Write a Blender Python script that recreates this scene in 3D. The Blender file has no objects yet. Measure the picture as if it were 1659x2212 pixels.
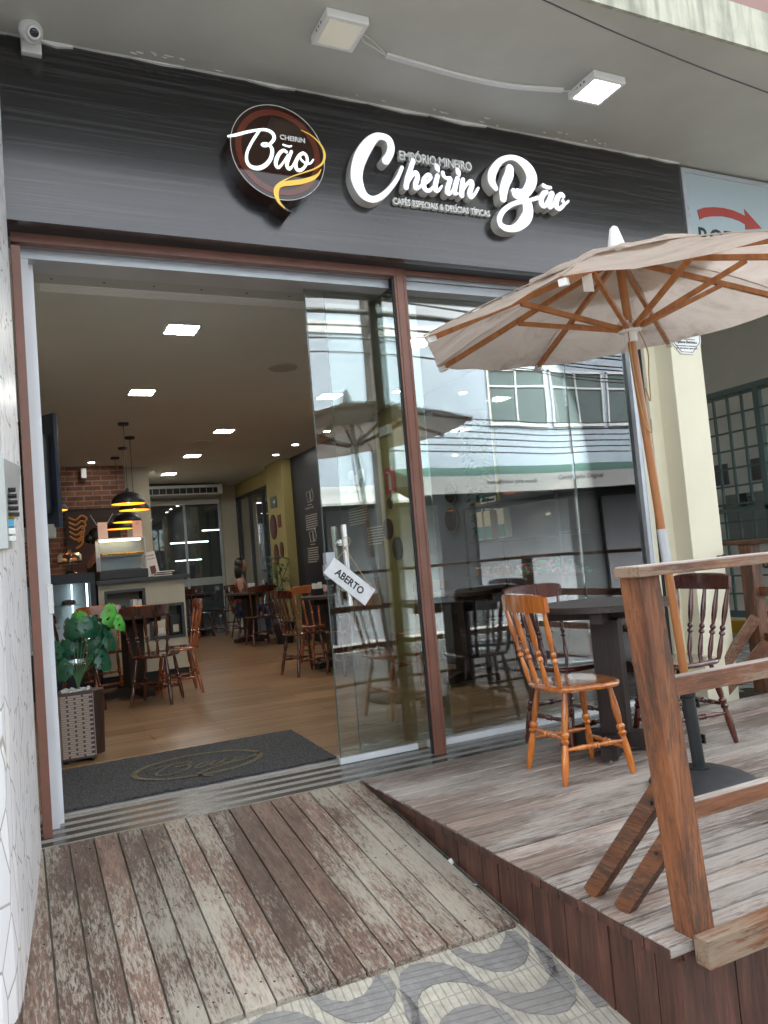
import bpy, bmesh, math, random
from mathutils import Vector, Matrix
PI=math.pi; R=math.radians
S=bpy.context.scene; COL=S.collection
random.seed(7)
# ---------------------------------------------------------------- camera
cam=bpy.data.cameras.new('camera'); camo=bpy.data.objects.new('camera',cam); COL.objects.link(camo); S.camera=camo
YAW,PIT,ROL=.445353,.0615084,-.0837563
F_=Vector((math.sin(YAW)*math.cos(PIT),math.cos(YAW)*math.cos(PIT),math.sin(PIT)))
R0=Vector((math.cos(YAW),-math.sin(YAW),0)); U0=R0.cross(F_)
Rv=math.cos(ROL)*R0+math.sin(ROL)*U0; Uv=-math.sin(ROL)*R0+math.cos(ROL)*U0
camo.matrix_world=Matrix(((Rv.x,Uv.x,-F_.x,0),(Rv.y,Uv.y,-F_.y,0),(Rv.z,Uv.z,-F_.z,1.1),(0,0,0,1)))
cam.sensor_fit='VERTICAL'; cam.sensor_height=24; cam.lens=24*1691.03/2212
cam.clip_start=.05; cam.clip_end=500
# ---------------------------------------------------------------- world, sun, exposure
W=bpy.data.worlds.new('World'); S.world=W; W.use_nodes=True
nt=W.node_tree; bg=nt.nodes['Background']
sky=nt.nodes.new('ShaderNodeTexSky'); sky.sky_type='NISHITA'; sky.sun_disc=False
sky.sun_elevation=R(55); sky.sun_rotation=R(15); sky.dust_density=6; sky.air_density=1.2; sky.ozone_density=1
hs=nt.nodes.new('ShaderNodeHueSaturation'); hs.inputs['Saturation'].default_value=.2
nt.links.new(sky.outputs[0],hs.inputs['Color']); nt.links.new(hs.outputs[0],bg.inputs[0]); bg.inputs[1].default_value=.15
sl=bpy.data.lights.new('sun','SUN'); sl.energy=2.0; sl.use_shadow=True; sl.angle=R(12); sl.color=(1,.97,.93)
so=bpy.data.objects.new('sun',sl); COL.objects.link(so)
az=R(15); el=R(55)
sd=Vector((math.sin(az)*math.cos(el),math.cos(az)*math.cos(el),math.sin(el)))
so.rotation_euler=(-sd).to_track_quat('-Z','Y').to_euler(); so.location=sd*20
S.view_settings.view_transform='Standard'; S.view_settings.look='None'; S.view_settings.gamma=1
S.view_settings.exposure=2.68
S.cycles.max_bounces=8; S.cycles.transparent_max_bounces=16; S.cycles.caustics_reflective=False; S.cycles.caustics_refractive=False
S.cycles.sample_clamp_indirect=4
# ---------------------------------------------------------------- node helpers
MATS={}
class N:
    def __init__(s,name):
        m=bpy.data.materials.new(name); m.use_nodes=True; s.m=m; s.t=m.node_tree; s.b=s.t.nodes['Principled BSDF']; MATS[name]=m
    def n(s,typ,ins=None,**kw):
        x=s.t.nodes.new('ShaderNode'+typ)
        for k,v in kw.items(): setattr(x,k,v)
        if ins:
            for k,v in ins.items():
                if isinstance(v,tuple) and len(v)==2 and hasattr(v[0],'outputs'): s.t.links.new(v[0].outputs[v[1]],x.inputs[k])
                elif hasattr(v,'outputs'): s.t.links.new(v.outputs[0],x.inputs[k])
                else:
                    if isinstance(v,tuple) and len(v)==3 and x.inputs[k].type=='RGBA': v=v+(1,)
                    x.inputs[k].default_value=v
        return x
    def set(s,k,v):
        if isinstance(v,tuple) and hasattr(v[0],'outputs'): s.t.links.new(v[0].outputs[v[1]],s.b.inputs[k])
        elif hasattr(v,'outputs'): s.t.links.new(v.outputs[0],s.b.inputs[k])
        else:
            if isinstance(v,tuple) and len(v)==3 and s.b.inputs[k].type=='RGBA': v=v+(1,)
            s.b.inputs[k].default_value=v
    def co(s,scale=(1,1,1),out='Object',rot=(0,0,0),add=None):
        c=s.n('TexCoord'); src=(c,out)
        if add is not None: src=(s.n('VectorMath',{0:src,1:add},operation='ADD'),0)
        return s.n('Mapping',{'Vector':src,'Scale':scale,'Rotation':rot})
    def ramp(s,fac,stops):
        r=s.n('ValToRGB',{'Fac':fac}); e=r.color_ramp.elements
        while len(e)<len(stops): e.new(.5)
        for i,(p,c) in enumerate(stops):
            e[i].position=p; e[i].color=(c+(1,)) if isinstance(c,tuple) else (c,c,c,1)
        return r
    def mix(s,f,a,b,bt='MIX'):
        x=s.t.nodes.new('ShaderNodeMix'); x.data_type='RGBA'; x.blend_type=bt
        for k,v in ((0,f),(6,a),(7,b)):
            if isinstance(v,tuple) and len(v)==2 and hasattr(v[0],'outputs'): s.t.links.new(v[0].outputs[v[1]],x.inputs[k])
            elif hasattr(v,'outputs'): s.t.links.new(v.outputs[2] if v.bl_idname=='ShaderNodeMix' else v.outputs[0],x.inputs[k])
            else: x.inputs[k].default_value=(v+(1,)) if isinstance(v,tuple) else v
        return x
    def bump(s,h,st=.2,d=.01):
        s.set('Normal',s.n('Bump',{'Height':h,'Strength':st,'Distance':d}))
def mo(x): return (x,2) if x.bl_idname=='ShaderNodeMix' else (x,0)
def plain(name,c,r=.5,metal=0,spec=.5,noise=0,nscale=8,bump=0,coat=0,em=None,es=0):
    a=N(name); a.set('Roughness',r); a.set('Metallic',metal); a.set('Specular IOR Level',spec)
    if noise:
        t=a.n('TexNoise',{'Vector':a.co(),'Scale':nscale,'Detail':6.,'Roughness':.6})
        f=a.ramp(t,[(.3,0),(.7,1)])
        d=tuple(max(0,x*(1-noise)) for x in c); l=tuple(min(1,x*(1+noise)) for x in c)
        a.set('Base Color',mo(a.mix(f,d,l)))
        if bump: a.bump(t,bump,.01)
        rr=a.n('MapRange',{'Value':t,'To Min':max(0,r-.08),'To Max':min(1,r+.1)}); a.set('Roughness',rr)
    else: a.set('Base Color',c)
    if coat: a.set('Coat Weight',coat); a.set('Coat Roughness',.08)
    if em: a.set('Emission Color',em); a.set('Emission Strength',es)
    return a.m
def woodmat(name,dark,mid,light,axis=0,sc=1.,r=.35,coat=0.,worn=0.,worncol=(.45,.4,.33),isl=True,streak=14):
    a=N(name)
    s=[streak]*3; s[axis]=1.1
    c=a.n('TexCoord'); vec=(c,'Object')
    if isl:
        g=a.n('NewGeometry'); rnd=a.n('VectorMath',{0:(g,'Random Per Island'),'Scale':37.},operation='SCALE')
        vec=(a.n('VectorMath',{0:vec,1:rnd},operation='ADD'),0)
    mp=a.n('Mapping',{'Vector':vec,'Scale':tuple(x*sc for x in s)})
    t=a.n('TexNoise',{'Vector':mp,'Scale':2.2,'Detail':9.,'Roughness':.7,'Distortion':.25})
    mf=a.n('Mapping',{'Vector':vec,'Scale':tuple((150 if i!=axis else 7.) for i in range(3))}); tf=a.n('TexNoise',{'Vector':mf,'Scale':1.,'Detail':3.,'Roughness':.6})
    col=a.ramp(t,[(.28,dark),(.5,mid),(.72,light)])
    if isl:
        v=a.n('MapRange',{'Value':(g,'Random Per Island'),'To Min':.72,'To Max':1.22})
        col=a.n('HueSaturation',{'Color':col,'Value':v})
    if not coat:
        col=a.mix(.55,(col,0),(a.ramp(tf,[(.36,.35),(.58,1.)]),0),'MULTIPLY'); col=a.n('HueSaturation',{'Color':(col,2),'Value':1.25})
    if worn:
        mp2=a.n('Mapping',{'Vector':(c,'Object'),'Scale':tuple((1.7 if i!=axis else .7) for i in range(3))})
        t2=a.n('TexNoise',{'Vector':mp2,'Scale':1.5,'Detail':3.,'Roughness':.5})
        mp3=a.n('Mapping',{'Vector':vec,'Scale':tuple((75 if i!=axis else 6.) for i in range(3))})
        t3=a.n('TexNoise',{'Vector':mp3,'Scale':1.6,'Detail':9.,'Roughness':.78,'Distortion':.5})
        mp4=a.n('Mapping',{'Vector':vec,'Scale':tuple((10 if i!=axis else 2.2) for i in range(3))})
        t4=a.n('TexNoise',{'Vector':mp4,'Scale':1.3,'Detail':5.,'Roughness':.6})
        s1=a.n('Math',{0:(a.n('Math',{0:t2,1:.45},operation='MULTIPLY'),0),1:(a.n('Math',{0:t3,1:.6},operation='MULTIPLY'),0)},operation='ADD')
        mx=a.n('Math',{0:s1,1:(a.n('Math',{0:t4,1:.2},operation='MULTIPLY'),0)},operation='ADD')
        f=a.ramp(mx,[(.80-.14*worn,0),(.83-.14*worn,.55),(.9-.14*worn,.9)])
        col=a.mix((f,0),(col,0),worncol)
        if isl: col=a.mix(1.,(col,2),(a.ramp((g,'Random Per Island'),[(0,.84),(.5,.96),(1,1.08)]),0),'MULTIPLY')
        a.set('Roughness',a.n('MapRange',{'Value':f,'To Min':r,'To Max':.85}))
    else: a.set('Roughness',r)
    a.set('Base Color',mo(col))
    if coat: a.set('Coat Weight',coat); a.set('Coat Roughness',.06)
    a.bump(t,.25 if not coat else .05,.004)
    return a.m
def emit(name,c,s):
    a=N(name); a.set('Base Color',c); a.set('Emission Color',c); a.set('Emission Strength',s); a.set('Roughness',.4); return a.m
def thin_glass(name,tint=(.86,.9,.88),boost=2.7,rough=0.):
    a=N(name); a.t.nodes.remove(a.b); out=a.t.nodes['Material Output']
    tr=a.n('BsdfTransparent',{'Color':tint}); gl=a.n('BsdfGlossy',{'Color':(1,1,1),'Roughness':rough})
    lw=a.n('Fresnel',{'IOR':1.5}); f=a.n('Math',{0:lw,1:boost},operation='MULTIPLY',use_clamp=True)
    if rough==0:
        nz=a.n('TexNoise',{'Vector':a.co(),'Scale':1.4,'Detail':1.})
        a.t.links.new(a.n('Bump',{'Height':nz,'Strength':.12,'Distance':.012}).outputs[0],gl.inputs['Normal'])
    mx=a.n('MixShader',{0:f,1:tr,2:gl}); a.t.links.new(mx.outputs[0],out.inputs[0]); return a.m
# ---------------------------------------------------------------- materials
M={}
M['deck']=woodmat('deck wood',(.09,.06,.047),(.2,.15,.122),(.31,.252,.213),0,1.,.6,0,1.42,(.44,.405,.365),True,16)
M['ramp']=woodmat('ramp wood',(.045,.027,.02),(.12,.072,.052),(.2,.13,.096),1,1.,.55,0,1.3,(.38,.35,.285),True,16)
M['skirt']=woodmat('skirt wood',(.022,.011,.009),(.065,.026,.018),(.13,.052,.034),2,1.,.45,0,0,(.3,.2,.1),True,10)
M['rail']=woodmat('rail wood',(.03,.013,.008),(.15,.055,.023),(.25,.1,.042),0,1.,.5,0,1.3,(.26,.205,.145),True,9)
M['railz']=woodmat('rail post wood',(.03,.013,.008),(.16,.056,.022),(.25,.095,.036),2,1.,.5,0,1.36,(.055,.042,.033),True,9)
M['raily']=woodmat('rail wood along y',(.03,.012,.007),(.125,.045,.019),(.21,.085,.035),1,1.,.45,0,1.2,(.045,.032,.024),True,9)
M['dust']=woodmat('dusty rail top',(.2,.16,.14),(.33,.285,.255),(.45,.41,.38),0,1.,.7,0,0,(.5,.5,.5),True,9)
M['honey']=woodmat('honey varnish',(.24,.055,.006),(.5,.14,.016),(.7,.27,.045),2,1.,.22,1.,0,(0,0,0),True,14)
M['amber']=woodmat('amber varnish',(.2,.04,.01),(.32,.075,.015),(.42,.12,.03),2,1.,.25,1.,0,(0,0,0),True,8)
M['bordo']=woodmat('bordeaux varnish',(.028,.006,.003),(.075,.014,.007),(.13,.03,.014),2,1.,.2,1.,0,(0,0,0),True,8)
M['teak']=woodmat('umbrella wood',(.26,.08,.02),(.4,.15,.04),(.5,.2,.06),2,1.,.4,.3,0,(0,0,0),True,12)
M['wenge']=woodmat('wenge laminate',(.012,.007,.006),(.024,.014,.011),(.038,.023,.019),2,1.,.6,0,0,(0,0,0),False,22)
M['wengex']=woodmat('wenge laminate top',(.022,.014,.012),(.038,.026,.022),(.06,.043,.037),0,1.,.5,0,0,(0,0,0),False,22)
M['brown']=plain('brown painted steel',(.2,.088,.06),.42,0,.5,.16,5,.15)
M['alu']=plain('brushed aluminium',(.5,.52,.545),.3,.25,.6,.08,4)
M['white']=plain('white plastic',(.78,.78,.76),.35)
M['whitep']=plain('white painted frame',(.7,.72,.74),.4,0,.5,.05,3)
M['black']=plain('black matt',(.012,.012,.013),.5)
M['rubber']=plain('black tube',(.02,.023,.025),.42)
M['chrome']=plain('polished steel',(.9,.9,.88),.2,.85)
M['cream']=plain('cream painted wall',(.76,.71,.54),.55,0,.4,.04,2,.1)
M['yellow']=plain('yellow interior wall',(.36,.3,.12),.6,0,.3,.06,2)
M['beige']=plain('beige interior wall',(.5,.46,.36),.6,0,.3,.05,2)
M['ceil']=plain('interior ceiling',(.72,.75,.73),.8,0,.2,.04,1.5)
M['soffit']=plain('canopy soffit',(.5,.505,.465),.75,0,.2,.13,.9,.2)
M['grey']=plain('grey plastic',(.42,.44,.42),.5,0,.5,.08,6)
M['dgrey']=plain('dark grey trim',(.04,.045,.05),.45)
M['navy']=plain('dark chalkboard wall',(.01,.012,.02),.45)
M['chalk']=plain('chalk lettering',(.45,.43,.38),.7)
M['brownboard']=plain('brown board',(.05,.024,.018),.5)
M['gold']=emit('gold ribbon',(.6,.4,.07),.12)
M['orange']=plain('orange print',(.6,.25,.06),.5)
M['maroon']=plain('maroon print',(.12,.02,.02),.5)
M['red']=plain('red print',(.5,.03,.03),.45)
M['ink']=plain('black ink',(.02,.02,.022),.5)
M['paper']=plain('white paper',(.75,.75,.73),.7)
M['green']=plain('dark green plastic leaf',(.02,.115,.06),.28,0,.6,.3,9)
M['lime']=plain('lime plastic leaf',(.1,.42,.06),.34,0,.5,.2,9)
M['stem']=plain('green stem',(.09,.2,.08),.5)
M['pebble']=plain('white pebbles',(.7,.7,.68),.7,0,.3,.2,30,.4)
M['grill']=plain('green painted grille',(.075,.115,.105),.5)
M['lens']=plain('dark lens',(.01,.012,.016),.08)
M['lit']=emit('lit panel',(1,.98,.92),15)
M['caption']=plain('caption letters',(.85,.84,.8),.5)
M['bulb']=emit('warm bulb',(1,.8,.5),4)
M['litc']=emit('lit canopy panel',(1,1,1),1.6)
M['unlit']=plain('faintly glowing diffuser',(.66,.63,.52),.5,em=(.9,.85,.7),es=.03)  # faint glow added to the diffuser of a light that is off
M['ledsign']=emit('lit letter face',(.72,.78,.95),.26)
M['ledlogo']=emit('lit logo strokes',(.75,.92,.88),.22)
M['ledstrip']=emit('led strip',(1,.86,.55),3)
M['ledcool']=emit('cool led strip',(.75,.95,1),1.3)
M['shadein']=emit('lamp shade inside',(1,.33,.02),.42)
M['return']=plain('grey letter return',(.66,.64,.6),.4,0,.5,.05,6)
M['logobrown']=plain('logo dark brown',(.03,.011,.008),.03,0,.6)
M['logoring']=plain('logo ring',(.14,.034,.018),.03,0,.6)
M['skin']=plain('skin',(.36,.19,.13),.5); M['hair']=plain('dark hair',(.012,.009,.008),.4)
M['redtop']=plain('rust red top',(.16,.035,.02),.7); M['blackcloth']=plain('black cloth',(.012,.012,.014),.8); M['jeans']=plain('blue denim',(.02,.04,.1),.8)
M['pastry']=plain('golden pastry',(.55,.28,.06),.6,0,.4,.3,20,.3)
M['glass']=thin_glass('window glass')
M['cleargl']=thin_glass('display glass',(.93,.95,.95),1.2,.03)
M['bark']=plain('concrete pole',(.28,.27,.25),.8,0,.2,.15,3,.3)
M['wire']=plain('cable',(.015,.015,.017),.5)
M['bluewall']=plain('pale blue grey facade',(.36,.435,.51),.7,0,.3,.06,.6)
M['wglass']=plain('far window glass',(.1,.14,.14),.12)
M['asphalt']=plain('asphalt',(.055,.055,.056),.8,0,.3,.25,14,.4)
M['kerb']=plain('kerb stone',(.35,.34,.32),.8,0,.3,.15,8,.3)
M['pink']=plain('pink upper wall',(.3,.18,.16),.7,0,.3,.08,1)
M['rope']=plain('twine',(.42,.26,.1),.8)
M['pgreen']=plain('dark green awning',(.02,.07,.05),.6); M['yel']=plain('yellow paint',(.6,.36,.02),.6)
M['jar']=plain('jam jar',(.25,.07,.03),.2); M['coffee']=plain('coffee pack',(.6,.52,.38),.45); M['teal']=plain('teal label',(.05,.2,.2),.5)
M['candy1']=plain('pink sweets',(.6,.2,.3),.3); M['candy2']=plain('green sweets',(.1,.5,.25),.3); M['candy3']=plain('clear sweets',(.6,.6,.62),.25)
M['water']=plain('water bottle',(.35,.5,.6),.1); M['bcap']=plain('blue cap',(.02,.1,.45),.4)
# canopy concrete edge
a=N('stained concrete'); t=a.n('TexNoise',{'Vector':a.co((1,1,1)),'Scale':2.2,'Detail':8.,'Roughness':.65}); t2=a.n('TexNoise',{'Vector':a.co((9,9,1.2)),'Scale':2.,'Detail':5.})
c=a.ramp(t,[(.3,(.3,.31,.24)),(.5,(.5,.5,.4)),(.7,(.6,.59,.46))]); c2=a.ramp(t2,[(.35,.6),(.6,1.)])
a.set('Base Color',mo(a.mix(1.,(c,0),(c2,0),'MULTIPLY'))); a.set('Roughness',.85); a.bump(t,.4,.01); M['concrete']=a.m
# fascia laminate
a=N('dark wood laminate'); 
mp=a.co((.55,1,17)); wv=a.n('TexNoise',{'Vector':mp,'Scale':1.,'Detail':5.,'Roughness':.6,'Distortion':.5})
mp=a.co((.6,1,62)); w2=a.n('TexNoise',{'Vector':mp,'Scale':1.,'Detail':4.,'Distortion':1.2})
c=a.ramp(wv,[(.35,(.003,.003,.004)),(.6,(.008,.0072,.0085)),(.75,(.016,.014,.0155))]); l=a.ramp(w2,[(.53,0),(.6,.85)])
a.set('Base Color',mo(a.mix((l,0),(c,0),(.038,.034,.037)))); a.set('Roughness',.25); a.set('Specular IOR Level',.8); a.set('Coat Weight',.6); a.set('Coat Roughness',.17); a.set('Coat IOR',1.5); M['fascia']=a.m
# granite threshold
a=N('grooved granite'); x=a.n('SeparateXYZ',{0:(a.n('TexCoord'),'Object')})
m=a.n('Math',{0:(x,'Y'),1:1/.105},operation='MULTIPLY'); fr=a.n('Math',{0:m},operation='FRACT'); st=a.ramp(fr,[(.5,0),(.55,1),(.94,1),(.98,0)])
t=a.n('TexNoise',{'Vector':a.co((1.6,12,1)),'Scale':2.,'Detail':9.,'Roughness':.75}); t2=a.n('TexNoise',{'Vector':a.co(),'Scale':120.,'Detail':3.})
pol=a.ramp(t,[(.35,(.022,.022,.018)),(.6,(.06,.056,.045)),(.72,(.2,.19,.16))]); du=a.ramp(t2,[(.3,(.2,.195,.18)),(.7,(.36,.345,.32))])
a.set('Base Color',mo(a.mix((st,0),(pol,0),(du,0)))); a.set('Roughness',a.n('MapRange',{'Value':st,'To Min':.25,'To Max':.8})); M['granite']=a.m
# interior floor
a=N('laminate floor'); c=a.co((1,1,1))
bk=a.n('TexBrick',{'Vector':c,'Color1':(.3,.3,.3),'Color2':(.7,.7,.7),'Mortar':(0,0,0),'Scale':1.,'Mortar Size':.003,'Mortar Smooth':.2,'Brick Width':1.3,'Row Height':.19},offset=.37)
t=a.n('TexNoise',{'Vector':a.co((.8,26,1)),'Scale':1.5,'Detail':7.,'Roughness':.6,'Distortion':.8})
cc=a.ramp(t,[(.3,(.12,.066,.032)),(.48,(.26,.155,.082)),(.56,(.33,.2,.105)),(.72,(.4,.26,.145))])
c2=a.mix(.5,(cc,0),(bk,0),'OVERLAY'); mm=a.n('Math',{0:1.,1:(bk,'Fac')},operation='SUBTRACT')
a.set('Base Color',mo(a.mix(.9,mo(c2),(a.ramp(mm,[(0,.25),(1,1.)]),0),'MULTIPLY'))); a.set('Roughness',.28); M['floor']=a.m
# brick wall
a=N('brick wall'); c=a.co((1,1,1),rot=(R(90),0,0))
bk=a.n('TexBrick',{'Vector':c,'Color1':(.2,.065,.04),'Color2':(.34,.15,.085),'Mortar':(.36,.3,.25),'Scale':1.,'Mortar Size':.009,'Mortar Smooth':.3,'Brick Width':.24,'Row Height':.072})
t=a.n('TexNoise',{'Vector':a.co(),'Scale':9.,'Detail':5.}); a.set('Base Color',mo(a.mix(.7,(bk,0),(a.ramp(t,[(.3,.45),(.7,1.)]),0),'MULTIPLY'))); a.set('Roughness',.85)
a.bump((a.n('Math',{0:1.,1:(bk,'Fac')},operation='SUBTRACT'),0),.6,.01); M['brick']=a.m
# mosaic of broken white tiles on the column
a=N('broken white tile mosaic'); c=a.co((1,1,.42))
v=a.n('TexVoronoi',{'Vector':c,'Scale':13.},feature='DISTANCE_TO_EDGE'); v2=a.n('TexVoronoi',{'Vector':c,'Scale':13.})
g=a.ramp(v,[(.012,0),(.03,1)]); hue=a.ramp((v2,'Color'),[(0,(.8,.8,.83)),(.6,(.88,.88,.9)),(1,(.9,.9,.88))])
a.set('Base Color',mo(a.mix((g,0),(.42,.4,.37),(hue,0)))); a.set('Roughness',a.n('MapRange',{'Value':g,'To Min':.8,'To Max':.35})); a.set('Specular IOR Level',.3)
cb=a.n('VectorMath',{0:(v2,'Color'),'Scale':.5},operation='SCALE'); dt=a.n('VectorMath',{0:cb,1:(a.n('TexCoord'),'Object')},operation='DOT_PRODUCT')
hh=a.n('Math',{0:g,1:(a.n('Math',{0:(dt,'Value'),1:.9},operation='MULTIPLY'),0)},operation='ADD'); a.bump(hh,.18,.02); M['mosaic']=a.m
# pavement
def pave(name,c1,c2,rotz):
    a=N(name); t=a.n('TexNoise',{'Vector':a.co(),'Scale':26.,'Detail':8.,'Roughness':.7}); t2=a.n('TexNoise',{'Vector':a.co(),'Scale':2.5,'Detail':4.})
    c=a.ramp(t,[(.3,c1),(.7,c2)]); x=a.n('SeparateXYZ',{0:a.co((1,1,1),rot=(0,0,rotz))})
    fr=a.n('Math',{0:(a.n('Math',{0:(x,'X'),1:1/.027},operation='MULTIPLY'),0)},operation='FRACT'); gr=a.ramp(fr,[(0,0),(.13,1),(.87,1),(1,0)])
    tx=a.n('SeparateXYZ',{0:a.co()}); 
    js=[]
    for ax in ('X','Y'):
        f2=a.n('Math',{0:(a.n('Math',{0:(tx,ax),1:1/.247},operation='MULTIPLY'),0)},operation='FRACT'); js.append(a.ramp(f2,[(0,0),(.018,1),(.982,1),(1,0)]))
    j=a.n('Math',{0:js[0],1:js[1]},operation='MINIMUM'); gg=a.n('Math',{0:gr,1:j},operation='MINIMUM')
    dk=a.mix((a.n('MapRange',{'Value':gg,'To Min':.42,'To Max':0.}),0),(c,0),(.12,.115,.1)); dd=a.mix((a.ramp(t2,[(.42,0),(.66,.55)]),0),mo(dk),(.2,.19,.17))
    a.set('Base Color',mo(dd)); a.set('Roughness',.85); a.bump(gg,.5,.006); return a.m
M['pavecream']=pave('cream grooved paving',(.3,.28,.225),(.52,.49,.41),0.12)
M['pavegrey']=pave('grey grooved paving',(.15,.148,.142),(.26,.256,.246),1.69)
# fabric
a=N('beige umbrella canvas'); t=a.n('TexNoise',{'Vector':a.co(),'Scale':2.4,'Detail':8.,'Roughness':.7,'Distortion':1.4}); w=a.n('TexNoise',{'Vector':a.co((1,1,1)),'Scale':260.,'Detail':1.})
c=a.ramp(t,[(.28,(.26,.19,.15)),(.4,(.5,.415,.35)),(.5,(.58,.5,.43)),(.72,(.66,.58,.51))]); out=a.t.nodes['Material Output']
df=a.n('BsdfDiffuse',{'Color':c}); tl=a.n('BsdfTranslucent',{'Color':c}); mx=a.n('MixShader',{0:.55,1:df,2:tl}); a.t.nodes.remove(a.b)
bp=a.n('Bump',{'Height':t,'Strength':.6,'Distance':.03}); a.t.links.new(bp.outputs[0],df.inputs['Normal']); a.t.links.new(mx.outputs[0],out.inputs[0]); M['canvas']=a.m
# door mat
a=N('charcoal loop mat'); t=a.n('TexNoise',{'Vector':a.co(),'Scale':85.,'Detail':5.,'Roughness':.85}); a.set('Base Color',mo(a.ramp(t,[(.4,(.012,.012,.013)),(.62,(.13,.13,.135))]))); a.set('Roughness',.95); a.bump(t,1.,.01); M['mat']=a.m
a=N('mat logo fibre'); t=a.n('TexNoise',{'Vector':a.co(),'Scale':150.,'Detail':4.,'Roughness':.8}); a.set('Base Color',mo(a.ramp(t,[(.38,(.03,.027,.018)),(.65,(.26,.22,.13))]))); a.set('Roughness',.95); M['matgold']=a.m
a=N('woven planter'); c=a.co((1,1,1),out='Generated')
a.set('Base Color',(.085,.058,.052)); a.set('Roughness',.5); M['planter']=a.m
M['strip']=plain('planter straw strip',(.56,.45,.37),.6)
a=N('partition glass wall'); a.set('Base Color',(.1,.12,.14)); a.set('Roughness',.04); a.set('Specular IOR Level',1.); M['partition']=a.m
# ---------------------------------------------------------------- mesh helpers
class MB:
    def __init__(s): s.bm=bmesh.new()
    def box(s,x0,x1,y0,y1,z0,z1,M_=None,bev=0):
        b=s.bm; vs=[b.verts.new((x,y,z)) for x in(x0,x1) for y in(y0,y1) for z in(z0,z1)]
        fs=[b.faces.new([vs[i] for i in f]) for f in ((0,1,3,2),(4,6,7,5),(0,4,5,1),(2,3,7,6),(0,2,6,4),(1,5,7,3))]
        if bev:
            es=list({e for f in fs for e in f.edges}); r=bmesh.ops.bevel(b,geom=es,offset=bev,segments=2,affect='EDGES',profile=.6)
            vs=list({v for f in r['faces'] for v in f.verts}|{v for v in vs if v.is_valid})
        if M_ is not None: bmesh.ops.transform(b,matrix=M_,verts=vs)
        return s
    def bar(s,p,q,w,h,bev=0,roll=0,ext=0):
        p=Vector(p);q=Vector(q);d=(q-p);L=d.length;d.normalize()
        up=Vector((0,0,1)) if abs(d.z)<.95 else Vector((0,1,0))
        x=d.cross(up).normalized(); z=x.cross(d)
        Mx=Matrix((x,d,z)).transposed().to_4x4(); Mx.translation=p
        if roll: Mx=Mx@Matrix.Rotation(roll,4,'Y')
        s.box(-w/2,w/2,-ext,L+ext,-h/2,h/2,Mx,bev); return s
    def lathe(s,prof,n=14,M_=None,cap=True):
        b=s.bm; rings=[]
        for z,r in prof: rings.append([b.verts.new((r*math.cos(2*PI*i/n),r*math.sin(2*PI*i/n),z)) for i in range(n)])
        for a_,c_ in zip(rings,rings[1:]):
            for i in range(n): b.faces.new((a_[i],a_[(i+1)%n],c_[(i+1)%n],c_[i]))
        if cap:
            b.faces.new(list(reversed(rings[0]))); b.faces.new(rings[-1])
        if M_ is not None: bmesh.ops.transform(b,matrix=M_,verts=[v for r in rings for v in r])
        return s
    def rod(s,p,q,prof=None,r=.01,n=12):
        p=Vector(p);q=Vector(q);d=q-p;L=d.length
        Mx=d.to_track_quat('Z','Y').to_matrix().to_4x4(); Mx.translation=p
        s.lathe([(t*L,rr) for t,rr in prof] if prof else [(0,r),(L,r)],n,Mx); return s
    def tube(s,pts,r=.005,n=6):
        pts=[Vector(p) for p in pts]; b=s.bm; rings=[]
        for i,p in enumerate(pts):
            d=(pts[min(i+1,len(pts)-1)]-pts[max(i-1,0)]).normalized()
            q=d.to_track_quat('Z','Y').to_matrix(); rr=r[i] if isinstance(r,(list,tuple)) else r
            rings.append([b.verts.new(p+q@Vector((rr*math.cos(2*PI*k/n),rr*math.sin(2*PI*k/n),0))) for k in range(n)])
        # align rings
        for a_,c_ in zip(rings,rings[1:]):
            o=min(range(n),key=lambda o:(a_[0].co-c_[o].co).length)
            c_[:]=c_[o:]+c_[:o]
            for i in range(n): b.faces.new((a_[i],a_[(i+1)%n],c_[(i+1)%n],c_[i]))
        b.faces.new(list(reversed(rings[0]))); b.faces.new(rings[-1]); return s
    def ball(s,c,r,sc=(1,1,1),seg=12):
        m=Matrix.Translation(c)@Matrix.Diagonal((sc[0],sc[1],sc[2],1))
        bmesh.ops.create_uvsphere(s.bm,u_segments=seg,v_segments=max(6,seg*2//3),radius=r,matrix=m); return s
    def poly(s,pts,y0,y1):                # polygon in x,z extruded along y
        b=s.bm; A=[b.verts.new((x,y0,z)) for x,z in pts]; B=[b.verts.new((x,y1,z)) for x,z in pts]; n=len(pts)
        b.faces.new(A); b.faces.new(list(reversed(B)))
        for i in range(n): b.faces.new((A[(i+1)%n],A[i],B[i],B[(i+1)%n]))
        return s
    def polyz(s,pts,z0,z1):
        b=s.bm; A=[b.verts.new((p[0],p[1],z1 if len(p)<3 else p[2]+z1)) for p in pts]; B=[b.verts.new((p[0],p[1],z0 if len(p)<3 else p[2]+z0)) for p in pts]; n=len(pts)
        b.faces.new(A); b.faces.new(list(reversed(B)))
        for i in range(n): b.faces.new((A[(i+1)%n],A[i],B[i],B[(i+1)%n]))
        return s
    def build(s,name,mat,parent=None,loc=None,rot=None,smooth=False):
        bmesh.ops.recalc_face_normals(s.bm,faces=s.bm.faces)
        me=bpy.data.meshes.new(name); s.bm.to_mesh(me); s.bm.free()
        for p in me.polygons: p.use_smooth=smooth
        if smooth: me.set_sharp_from_angle(angle=R(40))
        o=bpy.data.objects.new(name,me); COL.objects.link(o)
        for m in (mat if isinstance(mat,(list,tuple)) else [mat]): me.materials.append(M[m] if isinstance(m,str) else m)
        if parent: o.parent=parent
        if loc: o.location=loc
        if rot: o.rotation_euler=rot
        return o
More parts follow.
